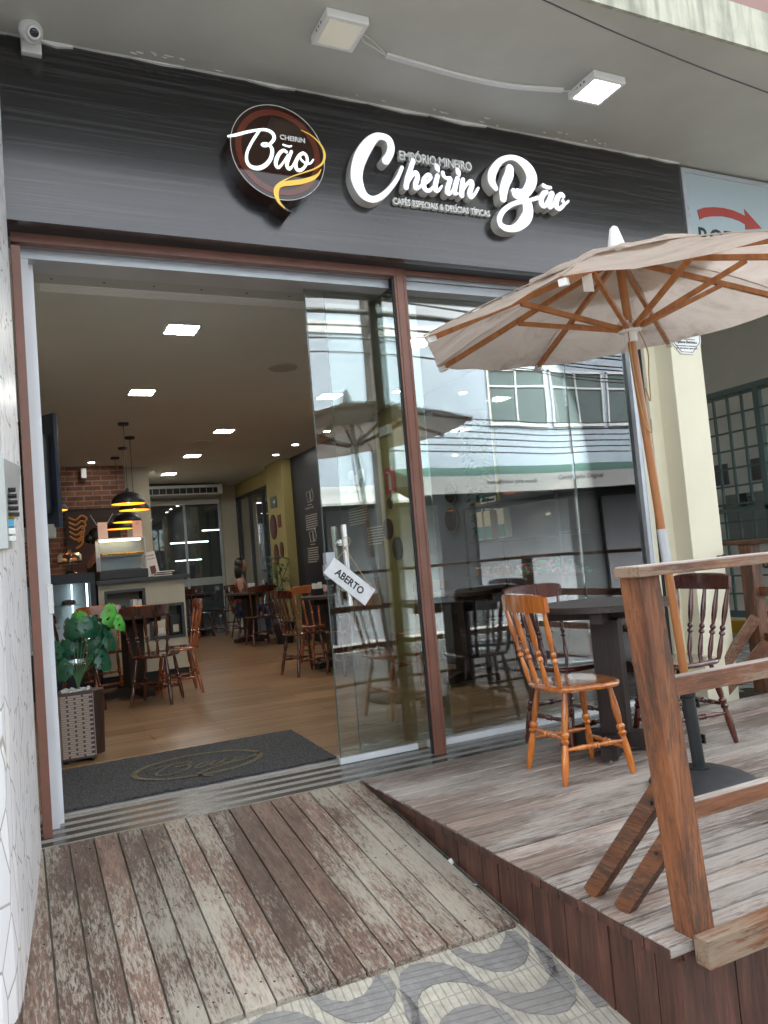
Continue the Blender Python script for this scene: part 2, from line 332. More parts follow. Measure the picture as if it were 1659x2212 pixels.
def tag(o,label=None,cat=None,group=None,kind=None):
    if label: o['label']=label
    if cat: o['category']=cat
    if group: o['group']=group
    if kind: o['kind']=kind
    return o
def thing(name,label,cat,loc=(0,0,0),rz=0,group=None):
    o=bpy.data.objects.new(name,None); COL.objects.link(o); o.location=loc; o.rotation_euler=(0,0,rz); o.empty_display_size=.1
    return tag(o,label,cat,group)
def dup(root,loc,rz,label,group=None):
    r=root.copy(); COL.objects.link(r); r.location=loc; r.rotation_euler=(0,0,rz); r['label']=label
    if group: r['group']=group
    for ch in list(root.children):
        c=ch.copy(); COL.objects.link(c); c.parent=r
        for g in ch.children:
            d=g.copy(); COL.objects.link(d); d.parent=c
    return r
def catmull(pts,k=6):
    P=[Vector(p) for p in pts]; out=[]
    for i in range(len(P)-1):
        a=P[max(i-1,0)];b=P[i];c=P[i+1];d=P[min(i+2,len(P)-1)]
        for j in range(k):
            t=j/k; out.append(.5*((2*b)+(-a+c)*t+(2*a-5*b+4*c-d)*t*t+(-a+3*b-3*c+d)*t**3))
    out.append(P[-1]); return out
def stroke(mb,pts,y0,y1,shrink=0.,k=6,yo=0.,xf=None):
    """brush stroke of varying half width (x,z,w) extruded in y, round ends"""
    C=catmull(pts,k); L=[];Rr=[]
    n=len(C); out=[]
    def nrm(i):
        d=C[min(i+1,n-1)]-C[max(i-1,0)]; d=Vector((d.x,d.y)); d.normalize(); return d
    for i in range(n):
        d=nrm(i); w=max(C[i].z-shrink,.0006); L.append((C[i].x-d.y*w,C[i].y+d.x*w)); Rr.append((C[i].x+d.y*w,C[i].y-d.x*w))
    b=mb.bm
    def V(p,y):
        if xf: p=xf(p)
        return b.verts.new((p[0],y,p[1]))
    f=[(V(l,y0),V(r,y0)) for l,r in zip(L,Rr)]; g=[(V(l,y1),V(r,y1)) for l,r in zip(L,Rr)]
    for i in range(n-1):
        b.faces.new((f[i][0],f[i][1],f[i+1][1],f[i+1][0])); b.faces.new((g[i][1],g[i][0],g[i+1][0],g[i+1][1]))
        b.faces.new((f[i+1][0],g[i+1][0],g[i][0],f[i][0])); b.faces.new((f[i][1],g[i][1],g[i+1][1],f[i+1][1]))
    for e,sg in ((0,-1),(n-1,1)):
        d=nrm(e)*sg; w=max(C[e].z-shrink,.0006); pr=Vector((-d.y,d.x)); c=C[e]
        arc=[(c.x+math.cos(t)*pr.x*w+math.sin(t)*d.x*w,c.y+math.cos(t)*pr.y*w+math.sin(t)*d.y*w) for t in [PI*q/8 for q in range(1,8)]]
        a0=L[e] if sg>0 else Rr[e]; a1=Rr[e] if sg>0 else L[e]
        fl=f[e][0] if sg>0 else f[e][1]; fr=f[e][1] if sg>0 else f[e][0]; gl=g[e][0] if sg>0 else g[e][1]; gr=g[e][1] if sg>0 else g[e][0]
        A=[fl]+[V(p,y0) for p in arc]+[fr]; B=[gl]+[V(p,y1) for p in arc]+[gr]
        b.faces.new(A); b.faces.new(list(reversed(B)))
        for i in range(len(A)-1): b.faces.new((A[i],B[i],B[i+1],A[i+1]))
def text(name,s,mat,parent,w,h,M_,depth=.002,bold=0.,align='L'):
    cu=bpy.data.curves.new(name,'FONT'); cu.body=s; cu.extrude=.5*depth; cu.offset=bold; cu.resolution_u=3
    t=bpy.data.objects.new('tmp',cu); COL.objects.link(t); bpy.context.view_layer.update()
    me=bpy.data.meshes.new_from_object(t.evaluated_get(bpy.context.evaluated_depsgraph_get())); bpy.data.objects.remove(t)
    xs=[v.co.x for v in me.vertices]; ys=[v.co.y for v in me.vertices]
    x0,x1,y0,y1=min(xs),max(xs),min(ys),max(ys); sx=w/(x1-x0); sy=h/(y1-y0) if h else sx
    for v in me.vertices: v.co=Vector(((v.co.x-x0)*sx,(v.co.y-y0)*sy,v.co.z))
    me.transform(M_); me.name=name
    me.materials.clear(); me.materials.append(M[mat])
    o=bpy.data.objects.new(name,me); COL.objects.link(o)
    if parent: o.parent=parent
    return o
def onwall(x,y,z,face='-y',tilt=0.):
    """text frame: baseline start at x,y,z; facing -y reads left to right along +x"""
    if face=='-y': B=Matrix.Rotation(R(90),4,'X')
    elif face=='+y': B=Matrix.Rotation(PI,4,'Z')@Matrix.Rotation(R(90),4,'X')
    elif face=='-x': B=Matrix.Rotation(-PI/2,4,'Z')@Matrix.Rotation(R(90),4,'X')
    elif face=='+z': B=Matrix.Identity(4)
    return Matrix.Translation((x,y,z))@B@Matrix.Rotation(tilt,4,'Z')

BIG=[[[1.974,3.3075,0.0257],[1.999,3.3441,0.0242],[2.0146,3.389,0.0243],[2.0017,3.4347,0.0237],[1.9516,3.4452,0.0213],[1.9164,3.4289,0.0267],[1.8764,3.3883,0.0348],[1.8318,3.3239,0.0395],[1.8011,3.257,0.0381],[1.7872,3.1929,0.0368],[1.7918,3.1521,0.0347],[1.804,3.1176,0.0303],[1.822,3.0915,0.0261],[1.8482,3.0768,0.0218],[1.8841,3.0751,0.0197],[1.937,3.1037,0.0177],[1.993,3.1583,0.0151],[2.0386,3.2173,0.0135],[2.0736,3.2834,0.0125]]]
SMALL=[[[2.1514,3.335,0.015],[2.1289,3.2834,0.016],[2.1059,3.2266,0.0171],[2.091,3.174,0.017]],[[2.1097,3.2058,0.008],[2.1373,3.2497,0.0126],[2.1626,3.2683,0.0144],[2.1722,3.2466,0.015],[2.1566,3.2069,0.0161],[2.1537,3.177,0.0149],[2.1813,3.1887,0.0092],[2.1979,3.2071,0.0081]],[[2.2069,3.2083,0.0092],[2.2387,3.2288,0.0099],[2.2581,3.2559,0.0117],[2.2427,3.2689,0.0116],[2.2162,3.2419,0.0145],[2.2057,3.2081,0.0162],[2.2157,3.1772,0.015],[2.2423,3.1753,0.0116],[2.2688,3.2004,0.0082]],[[2.3041,3.2704,0.0141],[2.2898,3.2304,0.0164],[2.2811,3.1858,0.0152],[2.3,3.1818,0.0105],[2.3275,3.2137,0.0071]],[[2.3029,3.3302,0.0129],[2.3086,3.3147,0.0177],[2.3146,3.2964,0.0059]],[[2.3418,3.2948,0.013],[2.346,3.2763,0.0118],[2.3631,3.265,0.0107],[2.3888,3.2647,0.0143],[2.3707,3.2195,0.0166],[2.3593,3.1798,0.0153],[2.3785,3.1757,0.0107],[2.4032,3.2074,0.0071]],[[2.4378,3.2726,0.0156],[2.4194,3.2261,0.0167],[2.409,3.1851,0.0155],[2.4284,3.1822,0.0095]],[[2.4433,3.3258,0.0132],[2.4491,3.3101,0.018],[2.4553,3.2916,0.006]],[[2.4764,3.2724,0.0145],[2.4653,3.2267,0.0168],[2.4576,3.1761,0.0168]],[[2.4712,3.2054,0.0072],[2.5007,3.2481,0.0109],[2.5314,3.27,0.0146],[2.5365,3.2473,0.0158],[2.517,3.2059,0.0169],[2.5182,3.1756,0.0157],[2.5472,3.1932,0.0109],[2.5785,3.2363,0.0085]]]
BAO=[[[2.6901,3.2427,0.0186],[2.6682,3.2792,0.0264],[2.6732,3.325,0.029],[2.7024,3.3744,0.0258],[2.737,3.4116,0.0218],[2.7724,3.4347,0.0189],[2.8162,3.4508,0.017],[2.8607,3.4502,0.0205],[2.9079,3.431,0.03],[2.9449,3.3979,0.0379],[2.963,3.3579,0.0406],[2.9585,3.3187,0.0388],[2.9355,3.2771,0.036],[2.9044,3.2423,0.0324],[2.8623,3.2273,0.0339],[2.8317,3.2329,0.0346],[2.8195,3.2427,0.019]],[[2.8358,3.2296,0.0253],[2.8739,3.2117,0.0356],[2.9064,3.1813,0.0358],[2.9143,3.1402,0.0375],[2.9012,3.0967,0.0382],[2.8699,3.0588,0.0363],[2.8258,3.0235,0.0285],[2.7795,3.0052,0.0225],[2.7313,3.0056,0.0207],[2.7008,3.0247,0.0185],[2.698,3.058,0.0181],[2.7246,3.1024,0.0174],[2.7728,3.1421,0.0159],[2.8198,3.1668,0.0151],[2.8804,3.1896,0.0178],[2.9311,3.1997,0.0128],[2.9832,3.2179,0.0138],[3.0211,3.2285,0.0156]],[[2.8083,3.3802,0.0287],[2.797,3.3386,0.0329],[2.7668,3.2851,0.0318],[2.7452,3.2292,0.03],[2.7381,3.185,0.0241]],[[3.0673,3.2674,0.0157],[3.0452,3.2567,0.0196],[3.0228,3.2229,0.0199],[3.021,3.1878,0.0199],[3.0404,3.1767,0.0156],[3.0646,3.2048,0.0122],[3.0933,3.2513,0.0131]],[[3.109,3.265,0.0198],[3.0877,3.2233,0.0201],[3.0778,3.1793,0.0183],[3.1045,3.1884,0.0131],[3.1327,3.229,0.0097]],[[3.1941,3.2603,0.0169],[3.1777,3.2699,0.016],[3.1456,3.2384,0.0203],[3.1313,3.1975,0.0202],[3.1473,3.1741,0.0167],[3.1748,3.1872,0.0141],[3.1965,3.2095,0.0115],[3.1847,3.2296,0.0106]],[[3.1898,3.2322,0.0106],[3.204,3.2124,0.0098],[3.2328,3.2337,0.0089]],[[3.0492,3.3097,0.0148],[3.076,3.3016,0.014],[3.1042,3.3034,0.0114]]]
LOGO=[[[1.0733,3.2751,0.0047],[1.1204,3.2912,0.0068],[1.1717,3.3131,0.0065],[1.2268,3.3324,0.0059],[1.2716,3.3415,0.007],[1.305,3.3317,0.0084],[1.315,3.3059,0.0084],[1.2992,3.2794,0.0077],[1.2754,3.2586,0.0056],[1.2546,3.2529,0.0045],[1.2443,3.2598,0.0041],[1.2592,3.269,0.0042],[1.2811,3.2656,0.0056],[1.2968,3.2483,0.0084],[1.2971,3.2211,0.0091],[1.2834,3.1849,0.0097],[1.2535,3.15,0.0103],[1.2149,3.1302,0.0103],[1.1784,3.134,0.0089],[1.1603,3.1599,0.0075],[1.1643,3.2041,0.0068],[1.1911,3.2588,0.0069],[1.2196,3.304,0.0069],[1.2404,3.3329,0.0049]],[[1.3755,3.2399,0.0071],[1.3587,3.2459,0.0077],[1.3344,3.2233,0.0091],[1.316,3.1864,0.0098],[1.3139,3.1588,0.0084],[1.327,3.1505,0.007],[1.3516,3.178,0.0056],[1.3812,3.2236,0.0046]],[[1.4029,3.2459,0.0078],[1.3831,3.2032,0.0092],[1.3725,3.1708,0.0091],[1.3824,3.1516,0.0085],[1.4011,3.1663,0.0057],[1.4194,3.1983,0.0046]],[[1.4693,3.2474,0.0072],[1.4451,3.2333,0.0078],[1.4224,3.1919,0.0092],[1.4233,3.1592,0.0092],[1.4402,3.1513,0.0085],[1.4666,3.1706,0.0071],[1.4867,3.2083,0.0072],[1.4828,3.239,0.0072],[1.464,3.2473,0.0064],[1.4481,3.2268,0.005],[1.4572,3.2074,0.005],[1.4792,3.195,0.005],[1.5027,3.1985,0.005],[1.5213,3.2204,0.0043]],[[1.3611,3.2772,0.0042],[1.3765,3.2738,0.0042],[1.3938,3.2727,0.0043],[1.4065,3.2775,0.0032]]]
GOLD=[[[1.4652,3.372,0.0007],[1.5172,3.3533,0.0018],[1.5579,3.3224,0.0033],[1.582,3.2857,0.0051],[1.5861,3.2476,0.0073],[1.5699,3.2066,0.0065],[1.5237,3.1712,0.004],[1.4606,3.1414,0.0032],[1.4022,3.1149,0.0028],[1.3584,3.0893,0.0035],[1.3269,3.0618,0.0111],[1.3057,3.0318,0.0159],[1.3023,2.9975,0.0138],[1.3156,2.9619,0.0069],[1.3427,2.9353,0.001]],[[1.5607,3.1738,0.0011],[1.5392,3.141,0.0072],[1.501,3.1138,0.0129],[1.4459,3.091,0.0149],[1.3922,3.0768,0.0155],[1.346,3.0644,0.0133],[1.3171,3.0469,0.0104]]]
TAIL=[[1.2836,3.012],[1.2884,2.9855],[1.3067,2.9574],[1.3292,2.9381],[1.3593,2.9265],[1.3736,2.9227],[1.3502,2.9424],[1.3309,2.9604],[1.3217,2.9745],[1.3374,2.9986]]
EMP=[[2.0834,3.348],[2.5643,3.3492],[2.0846,3.4037]]
CAF=[[2.0227,3.0856],[2.6653,3.0888],[2.0291,3.1226]]
CHE=[[1.3459,3.304],[1.4827,3.3034],[1.3497,3.3304]]
# ================================================================ SETTING
PZ=lambda y,z0=-.02: z0-.15*(3.77-y)
def struct(o,l=None): return tag(o,l,None,None,'structure')
# sidewalk: one sloping sheet
mb=MB(); mb.polyz([(-12,-1.2,PZ(-1.2)),(24,-1.2,PZ(-1.2)),(24,3.78,PZ(3.78)),(-12,3.78,PZ(3.78))],-.3,0)
struct(mb.build('sidewalk','pavecream'))
A_=[(1.04,2.354),(1.06,2.385),(1.108,2.402),(1.165,2.391),(1.206,2.364),(1.229,2.328),(1.249,2.3),(1.26,2.242),(1.289,2.177),(1.334,2.138),(1.383,2.118),(1.44,2.128),(1.484,2.163),(1.511,2.221),(1.521,2.291),(1.519,2.325),(1.533,2.272),(1.533,2.161),(1.514,2.08),(1.479,2.032),(1.426,2.007),(1.37,2.017),(1.317,2.05),(1.281,2.096),(1.264,2.152),(1.25,2.214),(1.219,2.252),(1.173,2.281),(1.124,2.289),(1.08,2.278),(1.05,2.25),(1.026,2.2),(1.001,2.133),(.973,2.147),(.993,2.227),(1.014,2.289)]
B_=[(1.26,2.406),(1.297,2.406),(1.314,2.365),(1.355,2.338),(1.409,2.342),(1.455,2.378),(1.483,2.411),(1.516,2.394),(1.517,2.333),(1.488,2.282),(1.443,2.244),(1.384,2.232),(1.332,2.252),(1.3,2.292),(1.274,2.342)]
D_=[(1.01,1.98),(1.022,2.07),(1.039,2.114),(1.072,2.146),(1.129,2.168),(1.186,2.162),(1.234,2.13),(1.262,2.08),(1.262,2.0),(1.235,1.94),(1.19,1.92),(1.2,1.985),(1.18,2.04),(1.13,2.06),(1.08,2.03),(1.06,1.97)]
mb=MB()
for j in range(-7,1):
    for i in range(-8,24):
        ox,oy=.5*i,.5*j
        for P in (A_,B_,D_):
            if oy+max(p[1] for p in P)>3.7: continue
            mb.polyz([(x+ox,y+oy,PZ(y+oy)) for x,y in P],.0005,.0035)
struct(mb.build('pavement_pattern','pavegrey'))
mb=MB(); mb.box(-12,24,-1.35,-1.2,-1.2,PZ(-1.2)); struct(mb.build('kerb','kerb'))
mb=MB(); mb.polyz([(-300,-300,-.93),(300,-300,-.93),(300,-1.35,-.93),(-300,-1.35,-.93)],-.1,0); struct(mb.build('road','asphalt'))
mb=MB(); mb.polyz([(-12,-1.35,-1.1),(24,-1.35,-1.1),(300,-1.35,-1.1),(300,300,-1.1),(-300,300,-1.1),(-300,-1.35,-1.1)],-.1,0); struct(mb.build('ground','asphalt'))
mb=MB(); mb.box(-30,40,-10.4,-8.6,-1.2,-.8); struct(mb.build('far_sidewalk','kerb'))
mb=MB(); mb.polyz([(4.9,3.78),(16,3.78),(16,12),(4.9,12)],-.25,-.022); struct(mb.build('passage_floor','pavecream'))
mb=MB()
for j in range(4,14):
    for i in range(7,16):
        for P in (A_,B_,D_): mb.polyz([(x+.5*i,y+.5*j) for x,y in P if 1][:],-.0215,-.018)
o=mb.build('passage_floor_pattern','pavegrey'); struct(o)
for v in o.data.vertices: pass
# threshold
mb=MB(); mb.box(.02,4.16,3.762,4.2,-.3,-.004); struct(mb.build('stone_threshold','granite'))
mb=MB(); mb.box(.02,4.16,4.2,4.31,-.3,-.002); struct(mb.build('stone_sill_strip','kerb'))
mb=MB(); mb.box(-.3,3.95,4.31,15,-.3,0); struct(mb.build('cafe_floor','floor'))
mb=MB(); mb.box(-.3,3.99,4.5,15,2.8,2.95); mb.box(-.3,3.99,4.2,4.5,2.81,2.95); struct(mb.build('cafe_ceiling','ceil'))
mb=MB(); mb.box(-.45,-.3,4.2,15,-.3,3.0); struct(mb.build('cafe_left_wall','beige'))
# canopy slab over the pavement
mb=MB(); mb.box(-4,11,2.72,11,3.665,3.86); o=mb.build('canopy_slab','soffit'); struct(o)
mb=MB(); mb.box(-4,11,2.70,2.72,3.655,3.885); struct(mb.build('canopy_edge','concrete'))
mb=MB()
random.seed(3)
x=-.4
while x<4.2:
    l=random.uniform(.1,.45); h=random.uniform(.006,.022) if random.random()<.75 else .003
    mb.poly([(x,3.664),(x+l*.3,3.664-h*.6),(x+l*.6,3.664-h),(x+l,3.664-h*.4),(x+l,3.664)],3.785,3.802); x+=l*.98
for k in range(26):
    x=random.uniform(.6,3.6); y=3.8-random.uniform(.02,.09)
    mb.polyz([(x,y),(x+random.uniform(.01,.05),y+.004),(x+.02,y+.012)],3.6615,3.6645)
struct(mb.build('plaster_residue','white'))
mb=MB(); mb.box(-4,11,3.0,3.3,3.87,9); struct(mb.build('upper_wall','pink'))
mb=MB(); mb.box(-4,4.3,3.95,4.25,2.9,3.665); struct(mb.build('lintel','dgrey'))
# fascia board
t=thing('sign_fascia','long dark wood-grain fascia board under the grey canopy','fascia')
mb=MB(); mb.box(-2.5,4.285,3.80,3.86,2.782,3.6645); mb.build('fascia_board','fascia',t)
mb=MB(); mb.box(-2.5,4.285,3.86,4.0,2.786,2.80); mb.build('fascia_underside','dgrey',t)
# frames of the shop front
t=thing('shopfront_frame','brown painted steel frame with white aluminium lining around the cafe entrance','door frame')
mb=MB(); mb.box(.062,2.07,3.94,3.98,2.735,2.785); mb.box(.062,2.07,3.93,3.94,2.735,2.75); mb.box(2.15,4.0,3.96,3.98,2.76,2.785); mb.build('top_beam','brown',t)
mb=MB(); mb.box(.062,.099,3.90,4.1,-.05,2.705); mb.build('side_post','brown',t)
mb=MB(); mb.box(.1,.135,4.02,4.2,-.01,2.70); mb.box(.135,.157,4.09,4.2,-.01,2.70); mb.build('side_lining','whitep',t)
mb=MB(); mb.box(.14,.164,4.085,4.2,.98,1.12); mb.build('strike_plate','chrome',t)
mb=MB(); mb.box(.1,2.07,4.0,4.2,2.742,2.80); mb.box(.1,2.07,4.015,4.2,2.69,2.739); mb.box(2.15,3.95,4.0,4.2,2.742,2.8); mb.box(2.15,3.95,4.015,4.2,2.69,2.739); mb.build('header_rail','alu',t)
mb=MB(); mb.box(2.13,3.95,4.09,4.15,-.003,.032); mb.build('bottom_rail','whitep',t)
mb=MB(); mb.box(3.93,3.96,4.08,4.16,.03,2.69); mb.build('end_frame','alu',t)
t=thing('steel_post','reddish brown square steel post between open door and fixed window','post')
mb=MB(); mb.box(2.072,2.15,3.945,3.975,-.01,2.785); mb.box(2.086,2.09,3.941,3.945,0,2.78); mb.box(2.132,2.136,3.941,3.945,0,2.78)
for k in range(12): mb.ball((random.choice((2.086,2.133)),3.943,random.uniform(.2,2.7)),.0035,(1,1,1.6),6)
mb.build('post_tube','brown',t)
mb=MB(); mb.box(2.062,2.072,3.952,3.972,0,2.785); mb.build('rubber_seal','black',t)
# glass
t=thing('sliding_glass_door','frameless glass sliding door with steel bar handles, left of the brown post','glass door')
mb=MB(); mb.box(1.584,2.3,4.126,4.134,.03,2.695); mb.build('outer_pane','glass',t)
mb=MB(); mb.box(1.58,1.584,4.124,4.136,.03,2.695); mb.build('pane_edge','grill',t)
mb=MB(); mb.box(1.575,2.06,4.12,4.14,-.002,.032); mb.build('door_shoe','whitep',t)
mb=MB(); mb.box(1.578,1.635,4.105,4.155,1.02,1.17,bev=.003); mb.box(1.57,1.578,4.11,4.15,1.04,1.1); mb.build('lock_case','alu',t)
for yy in (4.055,4.205):
    mb=MB(); mb.rod((1.682,yy,.865),(1.678,yy,1.318),r=.0165,n=20); h=mb.build('handle','chrome',t,smooth=True)
mb=MB()
for z in (.96,1.22): mb.rod((1.68,4.055,z),(1.68,4.205,z),r=.008); mb.rod((1.68,4.115,z),(1.68,4.145,z),r=.018)
mb.build('handle_spacer','chrome',t,smooth=True)
t=thing('second_glass_panel','inner sliding glass panel overlapping behind the door glass','glass panel')
mb=MB(); mb.box(1.72,2.32,4.166,4.174,.03,2.69); mb.build('pane','glass',t); mb=MB(); mb.box(1.716,1.72,4.165,4.175,.03,2.69); mb.build('pane_edge','grill',t)
t=thing('fixed_shop_window','large fixed glass shop window reflecting the street, right of the brown post','shop window')
mb=MB(); mb.box(2.15,3.383,4.116,4.124,.03,2.69); mb.build('wide_pane','glass',t)
mb=MB(); mb.box(3.389,3.93,4.116,4.124,.03,2.69); mb.build('narrow_pane','glass',t)
mb=MB(); mb.box(3.384,3.388,4.114,4.126,.03,2.69); mb.build('pane_joint','grill',t)
# air curtain / header inside
t=thing('air_curtain','white slatted air curtain unit fixed above the open doorway','air curtain')
mb=MB(); mb.box(.17,2.2,4.21,4.36,2.70,2.80); mb.build('mounting_rail','grey',t)
for k in range(8):
    mb=MB(); mb.lathe([(2.6985,.007),(2.7,.007)],10,Matrix.Translation((.25+k*.26,4.29,0))); mb.build('screw_hole','black',t)
mb=MB(); mb.box(.19,1.75,4.36,4.5,2.705,2.795)
for k in range(5): mb.box(.2,1.74,4.372+k*.026,4.386+k*.026,2.698,2.705)
mb.build('slatted_housing','white',t)
# mosaic column on the left
pf=[(.05,3.92),(.048,3.75),(.02,3.4),(-.012,3.05),(-.037,2.78),(-.055,2.69),(-.09,2.62),(-.15,2.56),(-.25,2.53),(-.6,2.53),(-.6,3.92)]
t=MB(); t.polyz(pf,-.6,3.664); o=t.build('tiled_column','mosaic'); tag(o,'white column clad in broken glazed tiles at the left edge','column')
# wall device
t=thing('wall_intercom','pale grey hooded box with buttons fixed to the white tiled column','intercom')
mb=MB(); mb.polyz([(-.012,2.68),(-.3,2.68),(-.3,2.74),(-.022,2.74)],1.235,1.53); mb.build('front_plate','grey',t)
mb=MB(); mb.bm.free(); mb.bm=bmesh.new()
b=mb.bm; q=[(-.3,2.74,1.53),(-.022,2.74,1.53),(.046,3.46,1.60),(-.2,3.46,1.6)]; q2=[(-.3,2.74,1.235),(-.022,2.74,1.235),(.014,3.46,1.27),(-.2,3.46,1.27)]
u=[b.verts.new(v) for v in q]; w=[b.verts.new(v) for v in q2]; b.faces.new(u); b.faces.new(w[::-1])
for i in range(4): b.faces.new((u[i],w[i],w[(i+1)%4],u[(i+1)%4]))
mb.build('hood','grey',t)
mb=MB()
for k in range(5): mb.box(-.015,.02+.002*k,3.02,3.1,1.455-.022*k,1.463-.022*k)
mb.build('button','black',t)
mb=MB(); mb.box(-.02,.012,3.0,3.09,1.30,1.32); mb.box(-.02,.012,3.0,3.09,1.275,1.292); mb.build('coin_slot','chrome',t)
mb=MB(); mb.box(-.02,.009,3.0,3.08,1.325,1.35); mb.build('blue_sticker',plain('light blue sticker',(.1,.4,.6)),t)
mb=MB(); mb.lathe([(-.02,.014),(.011,.014)],12,Matrix.Translation((0,3.05,1.365))@Matrix.Rotation(R(90),4,'Y')); mb.build('yellow_sticker','yel',t)
# right end wall and pillar
t=thing('cream_pillar','cream painted pillar at the right end of the shop front','pillar')
mb=MB(); mb.box(4.17,4.46,3.93,4.35,-.3,3.0,bev=.006); mb.build('shaft','cream',t)
mb=MB(); mb.box(3.96,4.05,4.12,4.4,-.3,2.9); mb.box(4.07,4.17,4.08,4.4,-.3,2.9); mb.build('side_return','cream',t)
mb=MB(); mb.box(4.05,4.07,4.11,4.3,-.3,2.9); mb.build('joint_seal','black',t)
mb=MB(); mb.box(3.985,3.995,4.1,4.12,0,2.69); mb.build('cable_trunking','whitep',t)
mb=MB(); mb.lathe([(0,.012),(.05,.012)],10,Matrix.Translation((4.40,3.93,.93))@Matrix.Rotation(R(90),4,'X')); mb.lathe([(.05,.02),(.06,.02)],10,Matrix.Translation((4.40,3.93,.93))@Matrix.Rotation(R(90),4,'X')); mb.build('wall_bolt','rubber',t)
t=thing('security_plaque','white octagonal security company plaque on the cream pillar','plaque')
cx,cz,r_=4.312,2.50,.155
oc=lambda r,a=1: [(cx+r*math.sin(PI*k/4+PI/8),cz+r*math.cos(PI*k/4+PI/8)) for k in range(8)]
mb=MB(); mb.poly(oc(r_),3.920,3.929); mb.build('plate','white',t)
mb=MB(); 
for i in range(8):
    P=oc(r_*.93);Q=oc(r_*.9); mb.poly([P[i],P[(i+1)%8],Q[(i+1)%8],Q[i]],3.9185,3.92)
mb.build('border','dgrey',t)
text('caption','Vigilância Eletrônica','ink',t,.2,.026,onwall(4.21,3.9185,2.425))
text('caption','Manutenção e Instalação','ink',t,.2,.009,onwall(4.21,3.9185,2.408))
text('caption','(33) 8815.8755 / 8802.9399','ink',t,.2,.011,onwall(4.21,3.9185,2.388))
mb=MB(); mb.ball((4.3,3.918,2.49),.03,(1,.15,.8)); mb.ball((4.325,3.918,2.49),.03,(1,.15,.8)); mb.build('emblem','orange',t)
mb=MB(); mb.box(4.225,4.395,3.9185,3.92,2.458,2.462); mb.build('rule_line','ink',t)
# lightbox sign right
t=thing('arrow_lightbox','pale blue lightbox sign with curved red arrow above the umbrella','sign')
mb=MB(); mb.box(4.31,6.6,3.83,3.98,2.72,3.645); mb.build('casing','grey',t)
mb=MB()
for b_ in ((4.31,6.6,3.615,3.645),(4.31,6.6,2.72,2.75),(4.31,4.345,2.75,3.615),(6.565,6.6,2.75,3.615)): mb.box(b_[0],b_[1],3.80,3.83,b_[2],b_[3])
mb.build('rim','alu',t)
mb=MB(); mb.box(4.345,6.565,3.812,3.829,2.75,3.615); mb.build('face',plain('pale blue sign face',(.42,.5,.53),.3),t)
ar=[(x,z+.03) for x,z in [(4.435,3.325),(4.50,3.350),(4.60,3.366),(4.70,3.372),(4.79,3.366),(4.87,3.35),(4.915,3.336),(4.91,3.39),(5.075,3.262),(4.90,3.235),(4.905,3.275),(4.85,3.293),(4.77,3.306),(4.68,3.309),(4.58,3.298),(4.50,3.28),(4.448,3.258)]]
mb=MB(); mb.poly(ar,3.8085,3.812); mb.build('arrow',plain('sign arrow red',(.4,.05,.035)),t)
text('lettering','ROT','ink',t,.36,.14,onwall(4.425,3.8105,3.095),.002,.012)
# right passage: meter wall and grille
t=thing('meter_wall','pale rendered wall with dark meter niches behind the green grille','wall')
mb=MB(); mb.box(7.2,7.35,3.9,12,-.3,3.664); mb.build('rendered_wall',plain('rendered passage wall',(.72,.7,.63),.8,0,.2,.08,2,.2),t)
mb=MB()
for k in range(7):
    mb.box(7.17,7.2,4.3+k*.62,4.6+k*.62,1.62,1.85); 
mb.build('meter_niche',plain('dim niche',(.08,.08,.075)),t)
mb=MB()
for k in range(6): mb.box(7.18,7.2,4.2+k*.72,4.82+k*.72,.95,1.5)
mb.build('meter_door',plain('grey meter door',(.2,.22,.2)),t)
mb=MB()
for k in range(6): mb.box(7.165,7.18,4.5+k*.72,4.62+k*.72,1.36,1.5)
mb.build('meter_window','black',t)
text('numeral','102','ink',t,.13,.09,onwall(7.165,6.0,1.37,'-x'),.002,.004)
text('numeral','104','ink',t,.13,.09,onwall(7.165,6.75,1.36,'-x'),.002,.004)
text('wall_lettering','Condomínio','ink',t,.75,.1,onwall(7.19,5.95,.68,'-x'),.002,.004)
mb=MB(); mb.box(7.1,7.2,3.9,12,-.02,.12); mb.build('yellow_kerb','yel',t)
t=thing('green_grille','dark green welded steel grille beside the passage on the right','grille')
mb=MB()
for k in range(34): mb.box(6.59,6.615,4.2+k*.17,4.22+k*.17,.28,2.47)
mb.build('upright_bars','grill',t)
mb=MB()
for k in range(13): mb.box(6.57,6.59,4.15,9.9,.28+k*.18,.298+k*.18)
mb.build('cross_bars','grill',t)
mb=MB(); mb.box(6.565,6.625,4.1,9.9,2.47,2.53); mb.box(6.565,6.625,4.1,9.9,1.285,1.33); mb.box(6.565,6.625,4.1,9.9,.23,.28); mb.box(6.565,6.625,5.18,5.24,-.02,2.47); mb.box(6.565,6.625,7.6,7.66,-.02,2.47); mb.build('frame','grill',t)
